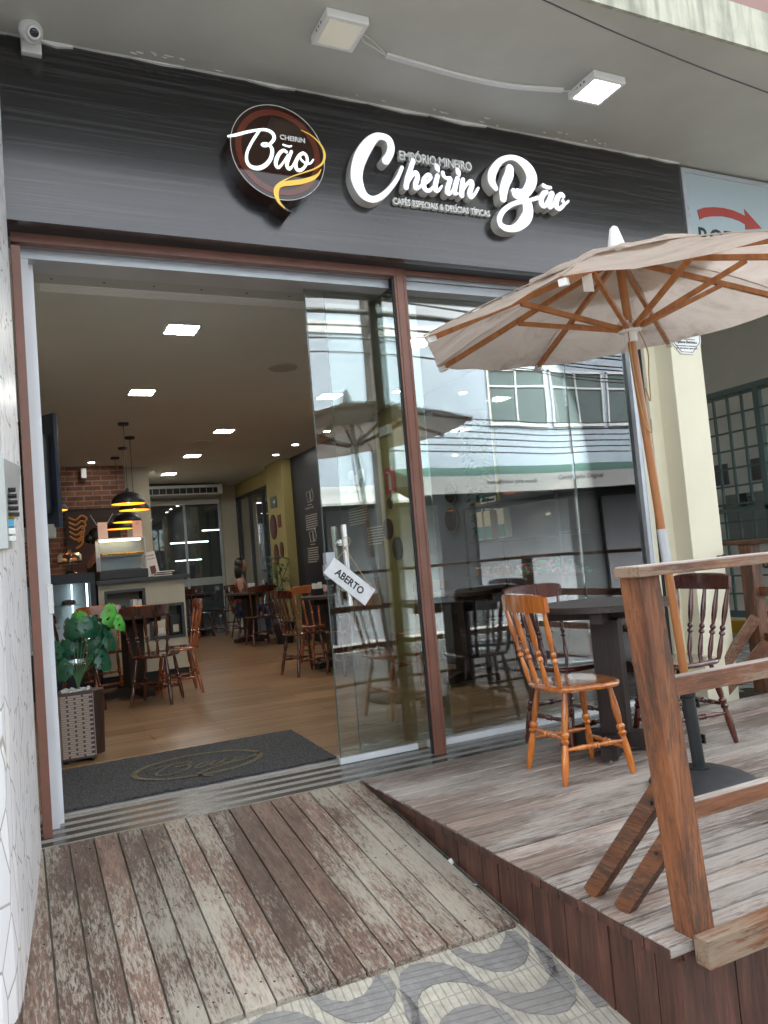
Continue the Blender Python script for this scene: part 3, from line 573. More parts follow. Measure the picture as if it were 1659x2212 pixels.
# ================================================================ DECK AND RAMP
random.seed(11)
t=thing('timber_deck','raised weathered grey timber deck in front of the shop window','deck')
mb=MB(); y=1.668; w=(3.765-1.668)/22
for k in range(22):
    e=random.uniform(-.006,.004); dz=random.uniform(-.0015,.0015)
    x0=1.54+e; cuts=[x0]+sorted([random.uniform(2.6,3.9)])+[4.9]
    for a0,a1 in zip(cuts,cuts[1:]): mb.box(a0,a1-.002,y+k*w+.006,y+(k+1)*w-.006,-.03,dz,bev=.004)
mb.build('deck_boards','deck',t)
mb=MB()
for k in range(22): mb.box(1.531+random.uniform(-.002,.002),1.5335,y+k*w+.003,y+(k+1)*w-.003,-.031,-.003)
mb.build('end_shade_strips','skirt',t)  # dark strips put the shade of the upright end faces into colour
mb=MB(); y=1.67; k=0
while y<3.7:
    ww=random.choice((.085,.09,.1,.11)); y2=min(y+ww,3.72); mb.bm.verts.ensure_lookup_table()
    zb0=PZ(y,-.04); zb1=PZ(y2,-.04); e=random.uniform(0,.004)
    b=mb.bm; z_t=-.03
    if zb1<z_t-.004:
        P=[(1.556-e,y+.0015),(1.556-e,y2-.0015),(1.576,y2-.0015),(1.576,y+.0015)]; Zb=[zb0,zb1,zb1,zb0]
        top=[b.verts.new((p[0],p[1],z_t)) for p in P]; bot=[b.verts.new((p[0],p[1],zz)) for p,zz in zip(P,Zb)]
        b.faces.new(top); b.faces.new(bot[::-1])
        for i in range(4): b.faces.new((top[i],bot[i],bot[(i+1)%4],top[(i+1)%4]))
    y=y2
mb.build('side_skirt','skirt',t)
mb=MB(); x=1.58
while x<4.9:
    ww=random.choice((.085,.1,.11,.12)); x2=min(x+ww,4.9); e=random.uniform(0,.004)
    mb.box(x+.0015,x2-.0015,1.672-e,1.69,PZ(1.6)-.05,-.03); x=x2
mb.box(1.556,1.578,1.662,1.672,PZ(1.6)-.05,-.04)
mb.build('front_skirt','skirt',t)
mb=MB(); mb.box(1.60,4.88,1.7,3.76,-.5,-.075); mb.build('gap_shade_block','black',t)  # solid black block added as the shade below the board gaps
t=thing('entrance_ramp','worn brown timber ramp sloping down from the doorway','ramp')
mb=MB()
for k in range(-2,15):
    e=random.uniform(-.003,.003); x0=.055+.1*k+.003; x1=x0+.094; y0=2.415+random.uniform(-.006,.004); y1=3.757; b=mb.bm
    if k==14: x1-=.02
    Z=lambda yy: PZ(yy,.0)
    P=[(x0,y0),(x1,y0),(x1,y1),(x0,y1)]; n0=len(b.faces)
    top=[b.verts.new((p[0],p[1],Z(p[1])+e*.4)) for p in P]; bot=[b.verts.new((p[0],p[1],Z(p[1])-.022)) for p in P]
    fs=[b.faces.new(top),b.faces.new(bot[::-1])]+[b.faces.new((top[i],bot[i],bot[(i+1)%4],top[(i+1)%4])) for i in range(4)]
    bmesh.ops.bevel(b,geom=list({e_ for f in fs for e_ in f.edges}),offset=.002,segments=1,affect='EDGES')
old_=set(mb.bm.faces)
for k in range(-1,15):
    for yy in (2.5,3.05,3.65):
        for dx_ in (.022,.078):
            x=.055+.1*k+dx_+random.uniform(-.006,.006); y=yy+random.uniform(-.02,.02); mb.ball((x,y,PZ(y,.001)),.0045,(1,1,.4),6)
for f in mb.bm.faces: f.material_index=0 if f in old_ else 1
o=mb.build('ramp_boards',['ramp','rubber'],t)
mb=MB(); 
for k in range(16): mb.polyz([(.052+.1*k-.002,2.43,PZ(2.43)),(.052+.1*k+.004,2.43,PZ(2.43)),(.052+.1*k+.004,3.75,PZ(3.75)),(.052+.1*k-.002,3.75,PZ(3.75))],-.004,.0125)
mb.build('gap_filler',plain('grey gap dirt',(.13,.12,.1),.9,0,.2,.3,20,.3),t)
# debris between ramp and deck
random.seed(5)
for k,(x,y,c) in enumerate([(1.535,2.95,'green'),(1.54,2.88,'white'),(1.525,2.82,'water'),(1.53,2.76,'grill'),(1.537,2.70,'water')]):
    mb=MB(); mb.polyz([(-.012,-.018,0),(.01,-.02,.006),(.016,.008,.003),(.0,.022,.008),(-.014,.01,.002)],-.001,.001)
    o=mb.build('litter_scrap',c,None,(x,y,PZ(y)+.008),(random.uniform(-.3,.3),random.uniform(-.3,.3),random.uniform(0,6)))
    tag(o,['dark leaf-green scrap of litter, farthest in the gutter beside the deck','white paper scrap lying in the gutter beside the deck','clear plastic scrap in the middle of the gutter beside the deck','grey-green scrap of litter in the gutter beside the deck','clear plastic scrap nearest the camera in the gutter beside the deck'][k],'litter','scraps in the gutter by the deck')
# railings
def railing_post(mb,tx,ty,bx,by,z0,z1,w,d):
    b=mb.bm; P=[(-w/2,-d/2),(w/2,-d/2),(w/2,d/2),(-w/2,d/2)]
    lo=[b.verts.new((bx+p[0],by+p[1],z0)) for p in P]; hi=[b.verts.new((tx+p[0],ty+p[1],z1)) for p in P]
    fs=[b.faces.new(lo[::-1]),b.faces.new(hi)]+[b.faces.new((lo[i],lo[(i+1)%4],hi[(i+1)%4],hi[i])) for i in range(4)]
    bmesh.ops.bevel(b,geom=list({e_ for f in fs for e_ in f.edges}),offset=.004,segments=1,affect='EDGES')
t=thing('front_railing','worn reddish timber railing along the near edge of the deck','railing')
mb=MB(); railing_post(mb,1.562,1.672,1.66,1.70,-.03,1.0,.072,.085); mb.build('post','railz',t)
mb=MB(); railing_post(mb,4.66,1.70,4.66,1.70,-.03,1.0,.08,.085); mb.build('post','railz',t)
mb=MB(); mb.box(1.497,4.75,1.60,1.70,.998,1.024,bev=.003); mb.build('top_rail','rail',t)
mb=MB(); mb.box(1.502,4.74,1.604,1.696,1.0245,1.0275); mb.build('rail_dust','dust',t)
for z0,z1,x0 in ((.655,.705,1.60),(.314,.358,1.625)):
    mb=MB(); mb.box(x0,4.62,1.665,1.70,z0,z1,bev=.002); r_=mb.build('mid_rail','rail',t)
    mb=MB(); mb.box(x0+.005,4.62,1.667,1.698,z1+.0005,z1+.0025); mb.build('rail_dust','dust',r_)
mb=MB(); mb.box(1.606,4.9,1.605,1.655,-.05,.024,bev=.003); mb.build('base_beam','rail',t)
for zt,yb in ((.43,2.06),(.29,1.92)):
    mb=MB(); mb.lathe([(0,.006),(.004,.006)],8,Matrix.Translation((1.602,1.76,zt-.08))@Matrix.Rotation(R(-90),4,'Y')); mb.build('bolt_head','rubber',t)
    mb=MB(); mb.bar((1.632 if zt>.4 else 1.645,1.69,zt+.02),(1.602,yb,.0),.042,.05,bev=.002); mb.build('brace','raily',t)
t=thing('end_railing','orange-brown timber railing at the far right end of the deck','railing')
mb=MB(); railing_post(mb,4.63,3.86,4.63,3.86,-.02,1.0,.1,.1); mb.build('post','railz',t)
mb=MB(); mb.box(4.57,4.68,1.72,4.14,1.0,1.03,bev=.003); mb.build('top_rail','raily',t)
for z0,z1 in ((.64,.70),(.33,.385)):
    mb=MB(); mb.box(4.625,4.66,1.75,3.81,z0,z1); mb.build('mid_rail','raily',t)
mb=MB(); mb.box(4.61,4.69,1.72,3.8,.0,.09,bev=.002); mb.build('base_beam','raily',t)
t=thing('plank_pair','two short dusty planks leaning against the far railing post','planks')
for a0,b0 in (((4.25,4.02,0.01),(4.575,3.82,.50)),((4.36,3.96,.01),(4.585,3.76,.33))):
    mb=MB(); mb.bar(a0,b0,.04,.07,bev=.002); o=mb.build('plank','rail',t)
# ================================================================ UMBRELLA
ax=Vector((-.085,-.015,1)).normalized(); B0=Vector((2.677,2.611,0))
u_=Vector((0,1,0)).cross(ax).normalized(); v_=ax.cross(u_)
Mu=Matrix((u_,v_,ax)).transposed().to_4x4(); Mu.translation=B0+ax*.0
um=thing('market_umbrella','large beige canvas parasol with wooden pole and ribs over the deck','umbrella')
um.matrix_world=Mu
HR,RR,HT,HH,A0=2.086,.955,2.41,2.125,2.942
def rim(k,r=RR,h=HR): a=A0-k*PI/4; return Vector((r*math.cos(a),r*math.sin(a),h))
mb=MB(); b=mb.bm; NS=8
rings=[]
for i in range(NS+1):
    f=i/NS; ring=[]
    for k in range(8):
        p0=rim(k)*1.; p1=rim(k+1)
        for j in range(6):
            g=j/6; e=p0.lerp(p1,g); sag=math.sin(PI*g)*.022*f
            rr=f; z=HT-.035-(HT-.035-HR)*f+.02*math.sin(PI*f)-sag*.8
            w=random.uniform(-.006,.006)
            ring.append(b.verts.new((e.x*(rr*(1-sag*.6)+.03*(1-f)),e.y*(rr*(1-sag*.6)+.03*(1-f)),z+w)))
    rings.append(ring)
n=48
for a_,c_ in zip(rings,rings[1:]):
    for i in range(n): b.faces.new((a_[i],a_[(i+1)%n],c_[(i+1)%n],c_[i]))
o=mb.build('canopy','canvas',um,smooth=True)
for k in range(8):
    pts=[]
    for i in range(9):
        f=i/8; e=rim(k); z=HT-.035-(HT-.035-HR)*f+.02*math.sin(PI*f)+.004; pts.append((e.x*f+e.x/RR*.03*(1-f),e.y*f+e.y/RR*.03*(1-f),z))
    mb=MB(); mb.tube(pts,.003,5); mb.build('canopy_seam','canvas',um)
mb=MB(); b=mb.bm; rings=[]   # raised vent layer with ruffled rim
for i in range(4):
    f=.04+.42*i/3; ring=[]
    for k in range(8):
        for j in range(6):
            g=j/6; e=rim(k).lerp(rim(k+1),g); z=HT-.008-(HT-.035-HR)*f+.02*math.sin(PI*f)+(.008*math.sin(g*2*PI*2+k) if i==3 else 0)
            ring.append(b.verts.new((e.x*f,e.y*f,z)))
    rings.append(ring)
for a_,c_ in zip(rings,rings[1:]):
    for i in range(n): b.faces.new((a_[i],a_[(i+1)%n],c_[(i+1)%n],c_[i]))
mb.build('vent_flap','canvas',um,smooth=True)
mb=MB(); mb.lathe([(HT-.04,.045),(HT-.02,.042),(HT+.03,.03),(HT+.075,.018),(HT+.085,.006)],18); mb.build('finial','white',um,smooth=True)
for k in range(8):
    mb=MB(); a_=rim(k,.03,HT-.07); c_=rim(k,RR*.975,HR-.012); mb.bar(a_,c_,.02,.024,bev=.002); rb=mb.build('rib','teak',um)
    mb=MB(); mb.bar(rim(k,RR*.945,HR-.012),rim(k,RR*.985,HR-.018),.03,.026,bev=.004); mb.build('rib_cap','white',rb)
    mb=MB(); q=a_.lerp(c_,.52); mb.bar(rim(k,.04,HH-.09),q-Vector((0,0,.012)),.018,.022,bev=.002); mb.build('strut','teak',um)
mb=MB(); mb.lathe([(.42,.0185),(.98,.0185)],18); mb.build('lower_pole','teak',um,smooth=True)
mb=MB(); mb.lathe([(.98,.0205),(1.14,.0205)],18); mb.build('pole_sleeve','alu',um,smooth=True)
mb=MB(); mb.lathe([(1.14,.0185),(HT-.04,.0185)],18); mb.build('upper_pole','teak',um,smooth=True)
mb=MB(); mb.lathe([(HH-.15,.026),(HH-.11,.028),(HH-.105,.05),(HH-.095,.05),(HH-.09,.03),(HH-.07,.03)],18)
for k in range(8):
    p=rim(k,.045,HH-.085); mb.box(p.x-.007,p.x+.007,p.y-.007,p.y+.007,HH-.1,HH-.06)
mb.build('slider_hub','white',um)
mb=MB(); mb.tube(catmull([(.03,-.02,HH-.1),(.055,-.03,HH-.2),(.06,-.01,HH-.3),(.035,-.02,HH-.42),(.028,-.01,HH-.36)],5),.003); mb.tube(catmull([(-.03,-.02,HH-.1),(-.035,-.02,HH-.3),(-.03,-.03,HH-.5),(.0,-.03,HH-.56),(.02,-.02,HH-.5)],5),.003); mb.build('pull_cord','rope',um)
mb=MB(); q=rim(7,.6,HR+.06); mb.bar(q+Vector((0,0,.02)),q+Vector((0,0,-.05)),.05,.002); mb.build('care_label','paper',um)
t=thing('umbrella_base','rounded black plastic umbrella foot with tube on the deck','umbrella base',(2.677,2.605,0))
mb=MB(); b=mb.bm; rings=[]
for z,s_ in ((.002,.198),(.02,.208),(.035,.2),(.055,.165),(.07,.1),(.078,.055)):
    ring=[]
    for i in range(40):
        a=2*PI*i/40; c_,s2=math.cos(a),math.sin(a); rr=s_/((abs(c_)**2.7+abs(s2)**2.7)**(1/2.7)); ring.append(b.verts.new((rr*c_,rr*s2,z)))
    rings.append(ring)
b.faces.new(rings[0][::-1]); b.faces.new(rings[-1])
for a_,c_ in zip(rings,rings[1:]):
    for i in range(40): b.faces.new((a_[i],a_[(i+1)%40],c_[(i+1)%40],c_[i]))
mb.build('foot',plain('dusty black plastic',(.03,.031,.033),.6,0,.4,.35,9,.2),t,smooth=True)
Mt=ax.to_track_quat('Z','Y').to_matrix().to_4x4(); Mt.translation=(0,0.006,0)
mb=MB(); mb.lathe([(.075,.045),(.09,.045),(.092,.027),(.43,.027)],20,Mt); mb.build('tube','rubber',t,smooth=True)
mb=MB(); mb.lathe([(.395,.031),(.40,.034),(.44,.034),(.445,.028)],20,Mt); mb.build('collar','black',t)
for z in (.36,.2):
    mb=MB(); p=Mt@Vector((0,0,z)); mb.rod(p+Vector((.02,0,0)),p+Vector((.05,-.005,0)),r=.006); mb.box(p.x+.04,p.x+.05,-.012,.012,p.z-.02,p.z+.02,bev=.003); mb.build('clamp_knob','black',t)
# ================================================================ CHAIRS
def legprof(r=.016):
    return [(0,r*.75),(.12,r*1.05),(.3,r*1.15),(.42,r*.8),(.44,r*1.25),(.46,r*1.3),(.48,r*.85),(.52,r*1.35),(.54,r*1.3),(.56,r*.8),(.66,r*1.1),(.8,r*1.05),(.93,r*.75),(1,r*.65)]
def spprof(r=.012):
    return [(0,r*.8),(.12,r*1.15),(.27,r*.9),(.33,r*.7),(.35,r*1.35),(.38,r*1.3),(.40,r*.75),(.43,r*1.3),(.46,r*1.2),(.48,r*.7),(.6,r*1.15),(.72,r*1.25),(.88,r*.95),(1,r*.75)]
def stprof(r=.011):
    return [(0,r*.6),(.1,r*.8),(.3,r*1.2),(.43,r*.8),(.45,r*1.4),(.47,r*.9),(.5,r*1.4),(.53,r*.9),(.55,r*1.4),(.57,r*.8),(.7,r*1.2),(.9,r*.8),(1,r*.6)]
def make_chair(name,label,m,group,loc,rz,n_sp=5,lm=None):
    t=thing(name,label,'chair',loc,rz,group); lm=lm or m
    mb=MB(); b=mb.bm; rings=[]                                       # seat
    for z,s_ in ((.412,.9),(.416,.97),(.428,1.0),(.436,.985),(.441,.95),(.4395,.8),(.436,.5),(.435,.2)):
        ring=[]
        for i in range(40):
            a=2*PI*i/40; c_,s2=math.cos(a),math.sin(a); e=3.4; rr=1/((abs(c_)**e+abs(s2)**e)**(1/e))
            xw=.205 if s2>0 else .192; ring.append(b.verts.new((rr*c_*xw*s_,rr*s2*.195*s_,z)))
        rings.append(ring)
    b.faces.new(rings[0][::-1]); b.faces.new(rings[-1])
    for a_,c_ in zip(rings,rings[1:]):
        for i in range(40): b.faces.new((a_[i],a_[(i+1)%40],c_[(i+1)%40],c_[i]))
    mb.build('seat',m,t,smooth=True)
    mb=MB(); b=mb.bm; sec=[]                                         # crest rail, curved
    for i in range(13):
        f=i/12*2-1; x=f*.222; y=-.25+.03*f*f; lz=.795+.004*f*f; hz=.885-.012*abs(f)**6-.004*f*f
        cs=[b.verts.new(p) for p in ((x,y-.011,lz),(x,y+.011,lz),(x,y+.004,hz-.006),(x,y-.004,hz),(x,y-.016,hz-.004))]; sec.append(cs)
    for a_,c_ in zip(sec,sec[1:]):
        for i in range(5): b.faces.new((a_[i],c_[i],c_[(i+1)%5],a_[(i+1)%5]))
    b.faces.new(sec[0]); b.faces.new(sec[-1][::-1])
    mb.build('crest_rail',m,t,smooth=True)
    for k in range(n_sp):
        f=k/(n_sp-1)*2-1
        mb=MB(); mb.rod((f*.155,-.155-.012*(1-f*f),.435),(f*.198,-.25+.024*f*f,.802),spprof(),n=12); mb.build('spindle',m,t,smooth=True)
    L={}
    for sx in (-1,1):
        for sy in (-1,1):
            p=Vector((sx*.178,sy*(.19 if sy<0 else .175),0)); q=Vector((sx*.13,sy*.12,.42)); L[sx,sy]=(p,q)
            mb=MB(); mb.rod(p,q,legprof(),n=14); mb.build('leg',lm,t,smooth=True)
    def at(k,z): p,q=L[k]; return p.lerp(q,z/.42)
    for a_,c_,z in (((-1,-1),(-1,1),.155),((1,-1),(1,1),.155),((-1,1),(1,1),.12),((-1,-1),(1,-1),.20)):
        mb=MB(); mb.rod(at(a_,z),at(c_,z),stprof(),n=12); mb.build('stretcher',lm,t,smooth=True)
    return t
hon=make_chair('wooden_chair','glossy honey-orange turned wooden chair alone at the near side of the deck','honey','chairs around the deck table',(2.445,3.145,0),R(-98),4)
tag(hon,'glossy honey-orange turned wooden chair facing the dark table on the deck')
bor=make_chair('wooden_chair','dark bordeaux chair on the deck between the table and the shop window','bordo','chairs around the deck table',(2.80,3.64,0),R(186))
amb=make_chair('wooden_chair','amber varnished chair side-on by the cream counter at the left cafe table','amber','chairs inside the cafe',(1.37,7.72,0),R(88))
dup(bor,(3.19,3.21,0),R(84),'dark bordeaux chair on the deck half hidden behind the umbrella pole','chairs around the deck table')
G='chairs inside the cafe'
for s_,p,rz,l in (
 (bor,(1.11,7.34),R(-26),'dark bordeaux chair seen from behind, nearest the doorway beside the green plant'),
 (amb,(.80,8.32),R(190),'amber varnished chair behind the green plant, against the cake fridge side of the left table'),
 (bor,(.45,7.5),R(-75),'dark bordeaux chair partly hidden at the left behind the planter leaves'),
 (bor,(2.68,7.80),R(-80),'dark bordeaux chair at the left side of the right-hand table, just past the open door'),
 (bor,(3.02,7.42),R(8),'dark bordeaux chair seen through the door glass at the near side of the right-hand table'),
 (amb,(3.12,8.5),R(182),'amber varnished chair behind the right-hand table with the napkin holder'),
 (bor,(3.27,11.45),R(2),'dark chair seen from behind in the shade at the middle table'),
 (bor,(2.95,14.2),R(-60),'dark chair against the rear glass beside the counter end'),
 (bor,(3.5,13.15),R(-85),'dark chair under the seated woman in the rust top'),
 (bor,(3.45,14.3),R(120),'dark chair in the far corner near the rear glass'),
 (amb,(3.3,6.45),R(20),'amber varnished chair seen through the shop window glass')):
    dup(s_,(p[0],p[1],0),rz,l,G)
# tables
def make_table(label,loc,rz,m,mt,group,r=.35):
    t=thing('round_table',label,'table',loc,rz,group)
    mb=MB(); mb.lathe([(.748,r-.006),(.75,r),(.778,r),(.781,r-.004)],48); mb.build('tabletop',mt,t)
    mb=MB(); mb.box(-.3,.3,-.03,.03,.69,.748,bev=.004); mb.box(-.03,.03,-.3,.3,.69,.747,bev=.004); mb.build('top_bracket',m,t)
    mb=MB(); mb.box(-.085,.085,-.07,.07,.1,.69,bev=.002); mb.build('pedestal',m,t)
    mb=MB()
    for a in (0,90,180,270):
        Mx=Matrix.Rotation(R(a),4,'Z'); b=mb.bm
        P=[(.0,.1),(.16,.1),(.3,.075),(.3,.02),(0,.02)]
        A=[b.verts.new(Mx@Vector((p[0],-.04,p[1]))) for p in P]; B=[b.verts.new(Mx@Vector((p[0],.04,p[1]))) for p in P]
        b.faces.new(A); b.faces.new(B[::-1])
        for i in range(5): b.faces.new((A[(i+1)%5],A[i],B[i],B[(i+1)%5]))
    mb.build('foot_cross',m,t)
    for a in (0,90,180,270):
        mb=MB(); mb.lathe([(0,.012),(.008,.012),(.01,.006),(.024,.006)],10,Matrix.Rotation(R(a),4,'Z')@Matrix.Translation((.27,0,0))); mb.build('levelling_foot','chrome',t)
    return t
tb=make_table('dark wood-grain round table between the chairs on the deck',(2.85,3.33,0),R(40),'wenge','wengex','round pedestal tables')
for p,l in (((1.0,7.95),'dark round table at the left in front of the cream counter'),((3.1,7.95),'dark round table right of the doorway with napkin holder and water bottle'),((3.3,12.1),'dark round table in the middle of the cafe with a napkin holder'),((3.0,14.6),'dark round table near the rear glass'),((3.5,5.9),'dark round table close behind the shop window')):
    dup(tb,(p[0],p[1],0),R(20),l,'round pedestal tables')
# mat
t=thing('door_mat','charcoal loop door mat with faded gold cup emblem in the doorway','door mat')
mb=MB(); b=mb.bm; nx,ny=60,30; gx=[[None]*(ny+1) for _ in range(nx+1)]
for i in range(nx+1):
    for j in range(ny+1):
        fx,fy=i/nx,j/ny; x=.1+1.5*fx+(.04*(fy)*fx); y=4.25+.93*fy; e=random.uniform(-.0012,.0012)
        if i in(0,nx): x+=random.uniform(-.003,.003)
        if j in(0,ny): y+=random.uniform(-.003,.003)
        gx[i][j]=b.verts.new((x,y,.014+e))
for i in range(nx):
    for j in range(ny): b.faces.new((gx[i][j],gx[i+1][j],gx[i+1][j+1],gx[i][j+1]))
r=bmesh.ops.extrude_face_region(b,geom=b.faces[:]); bmesh.ops.translate(b,verts=[g for g in r['geom'] if isinstance(g,bmesh.types.BMVert)],vec=(0,0,-.012))
mb.build('pile','mat',t)
mb=MB()
C=(.91,4.67); ex,ey=.36,.27
def xfm(p):  # logo coords (x,z) to mat plane
    return (C[0]+(p[0]-1.334)/.2525*ex, C[1]+(p[1]-3.232)/.2525*ey)
def matstroke(pts,w):
    Cc=catmull([(xfm((p[0],p[1]))[0],xfm((p[0],p[1]))[1],0) for p in pts],4); b=mb.bm; prev=None
    for i,p in enumerate(Cc):
        d=Cc[min(i+1,len(Cc)-1)]-Cc[max(i-1,0)]; nn=Vector((-d.y,d.x,0)).normalized()*w
        cur=(b.verts.new((p.x+nn.x,p.y+nn.y,.0175)),b.verts.new((p.x-nn.x,p.y-nn.y,.0175)))
        if prev: b.faces.new((prev[0],prev[1],cur[1],cur[0]))
        prev=cur
matstroke([(1.334+.2525*math.cos(a/24*2*PI),3.232+.2525*math.sin(a/24*2*PI)*.95) for a in range(25)],.017)
for s_ in LOGO[:4]: matstroke(s_,.009)
matstroke(GOLD[0][4:],.012)
mb.build('emblem','matgold',t)
# ================================================================ SIGN LETTERING
def lit_letters(name,label,strokes,cat='sign lettering',inset=.0045,yf=3.735,k=6):
    t=thing(name,label,cat)
    mb=MB()
    for i,s_ in enumerate(strokes): stroke(mb,s_,yf+.0006*i,3.799,0,k)
    mb.build('letter_return','return',t)
    mb=MB()
    for i,s_ in enumerate(strokes): stroke(mb,s_,yf-.0045+.0006*i,yf+.002+.0006*i,inset,k)
    mb.build('lit_face','ledsign',t); return t
lit_letters('illuminated_letter','large lit script capital C with grey sides on the dark fascia',BIG,inset=.006)
lit_letters('illuminated_lettering','small lit script letters heirin following the big C on the fascia',SMALL,inset=.0032,yf=3.74)
lit_letters('illuminated_lettering','lit script letters forming the word Bão at the right of the fascia',BAO,inset=.005,yf=3.73)
t=thing('raised_caption','small grey raised capitals reading EMPÓRIO MINEIRO above the lit script','sign lettering')
text('lettering','EMPÓRIO MINEIRO','caption',t,.482,.069,onwall(2.0834,3.785,3.349),.028,.02)
t=thing('raised_caption','small grey raised capitals reading CAFÉS ESPECIAIS & DELÍCIAS TÍPICAS below the lit script','sign lettering')
text('lettering','CAFÉS ESPECIAIS & DELÍCIAS TÍPICAS','caption',t,.645,.048,onwall(2.0227,3.788,3.086),.022,.02)
# round logo
t=thing('round_logo_sign','round brown coffee logo lightbox with gold ribbon tail on the dark fascia','logo sign')
cx,cz,r_=1.334,3.232,.2525
circ=lambda r,y0,y1,mb,n=72: mb.poly([(cx+r*math.cos(2*PI*i/n),cz+r*math.sin(2*PI*i/n)) for i in range(n)],y0,y1)
mb=MB(); circ(r_,3.69,3.799,mb); mb.poly([(1.05,3.20),(1.09,3.215),(1.12,3.30),(1.13,3.32),(1.062,3.30),(1.07,3.25)][0:0] or [(1.074,3.265),(1.074,3.279),(1.10,3.30),(1.12,3.25)],3.692,3.799)
tl=[(1.262,3.02),(1.288,2.986),(1.307,2.957),(1.329,2.938),(1.3593,2.9265),(1.378,2.922),(1.352,2.945),(1.335,2.963),(1.325,2.98),(1.33,3.02)]
mb.poly(tl,3.6912,3.7975); mb.build('box_body','logobrown',t)
def ring(mb,r0,r1,y0,y1,n=72):
    for i in range(n):
        a,c=2*PI*i/n,2*PI*(i+1)/n
        mb.poly([(cx+r0*math.cos(a),cz+r0*math.sin(a)),(cx+r1*math.cos(a),cz+r1*math.sin(a)),(cx+r1*math.cos(c),cz+r1*math.sin(c)),(cx+r0*math.cos(c),cz+r0*math.sin(c))],y0,y1)
mb=MB(); ring(mb,.196,.227,3.688,3.69); mb.build('ring','logoring',t)
mb=MB(); ring(mb,.2495,.2525,3.687,3.69); mb.build('edge_trim','return',t)
mb=MB()
for i,s_ in enumerate(LOGO): stroke(mb,s_,3.684+.0003*i,3.6878+.0001*i,0,6)
mb.build('script_strokes','ledlogo',t)
mb=MB()
for i,s_ in enumerate([[(p[0],p[1],p[2]*.85) for p in q] for q in GOLD]): stroke(mb,s_,3.6824+.0004*i,3.6875,0,6)
mb.build('gold_ribbon','gold',t)
text('lettering','CHEIRIN','white',t,.137,.027,onwall(1.346,3.686,3.3035),.002,.03)
# ================================================================ CANOPY FITTINGS
def panel(label,x,y,w,lit,z=3.664):
    t=thing('surface_ceiling_light',label,'ceiling light',(x,y,z),0,'square lights under the canopy')
    mb=MB(); mb.box(-w/2,w/2,-w/2,w/2,-.042,0,bev=.005); mb.build('housing','white',t)
    mb=MB(); mb.box(-w/2+.022,w/2-.022,-w/2+.022,w/2-.022,-.0435,-.04); mb.build('diffuser','litc' if lit else 'unlit',t)
    mb=MB()
    for q in (-.03,0,.03): mb.box(-w/2-.001,-w/2+.002,q-.006,q+.006,-.028,-.018)
    mb.build('vent_slot','dgrey',t); return t
panel('square surface light, unlit, under the canopy above the logo',1.535,3.26,.215,False)
panel('square surface light, brightly lit, under the canopy at the right',3.09,3.245,.225,True)
mb=MB()
cc=catmull([(1.839,3.372),(2.018,3.386),(2.311,3.404),(2.605,3.396),(2.925,3.336)],5)
for p,q in zip(cc,cc[1:]): mb.bar((p.x,p.y,3.656),(q.x,q.y,3.656),.028,.014,ext=.002)
tag(mb.build('cable_cover','white'),'thin white cable trunking bowing between the two canopy lights','cable trunking')
mb=MB(); mb.tube(catmull([(1.63,3.2,3.645),(1.66,3.27,3.63),(1.75,3.32,3.64),(1.84,3.372,3.65)],5),.0028); mb.tube(catmull([(1.64,3.25,3.65),(1.72,3.29,3.655),(1.84,3.37,3.656)],5),.0025); mb.tube(catmull([(2.925,3.336,3.65),(2.96,3.3,3.64),(2.985,3.26,3.64)],5),.003)
tag(mb.build('light_cable','return'),'loose thin white cables joining the canopy lights to the trunking','cable')
mb=MB(); mb.tube(catmull([(-.5,2.3,3.75),(1.2,2.50,3.56),(2.252,2.598,3.49),(2.918,2.687,3.49),(3.925,2.814,3.52),(6.5,3.1,3.62)],8),.004)
tag(mb.build('hanging_cable','wire'),'single dark cable strung under the canopy edge at the top right','cable')
t=thing('security_camera','white dome security camera on a bracket at the top left of the fascia','security camera')
mb=MB(); mb.box(.148,.236,3.765,3.80,3.575,3.66,bev=.006); mb.box(.148,.236,3.70,3.80,3.625,3.66,bev=.004); mb.build('bracket','white',t)
Mc=Matrix.Translation((.192,3.70,3.632))@Matrix.Rotation(R(148),4,'X')@Matrix.Rotation(R(10),4,'Y')
mb=MB(); mb.lathe([(-.035,.038),(-.03,.05),(.0,.052),(.02,.047),(.035,.036)],28,Mc); mb.build('body','white',t,smooth=True)
Mc2=Matrix.Translation((.202,3.665,3.606))@Matrix.Rotation(R(118),4,'X')
mb=MB(); mb.lathe([(-.03,.034),(.0,.034),(.016,.027),(.016,.022)],24,Mc2); mb.build('eyeball','white',t,smooth=True)
mb=MB(); mb.lathe([(.0,.0225),(.0145,.0225),(.018,.016)],24,Mc2); mb.build('lens','lens',t,smooth=True)
mb=MB()
for k in range(9):
    a=PI*.1+k*PI*.8/8; mb.ball(Mc2@Vector((.0185*math.cos(a),.0185*math.sin(a),.0152)),.0016,(1,1,1),6)
mb.build('infrared_leds','return',t)
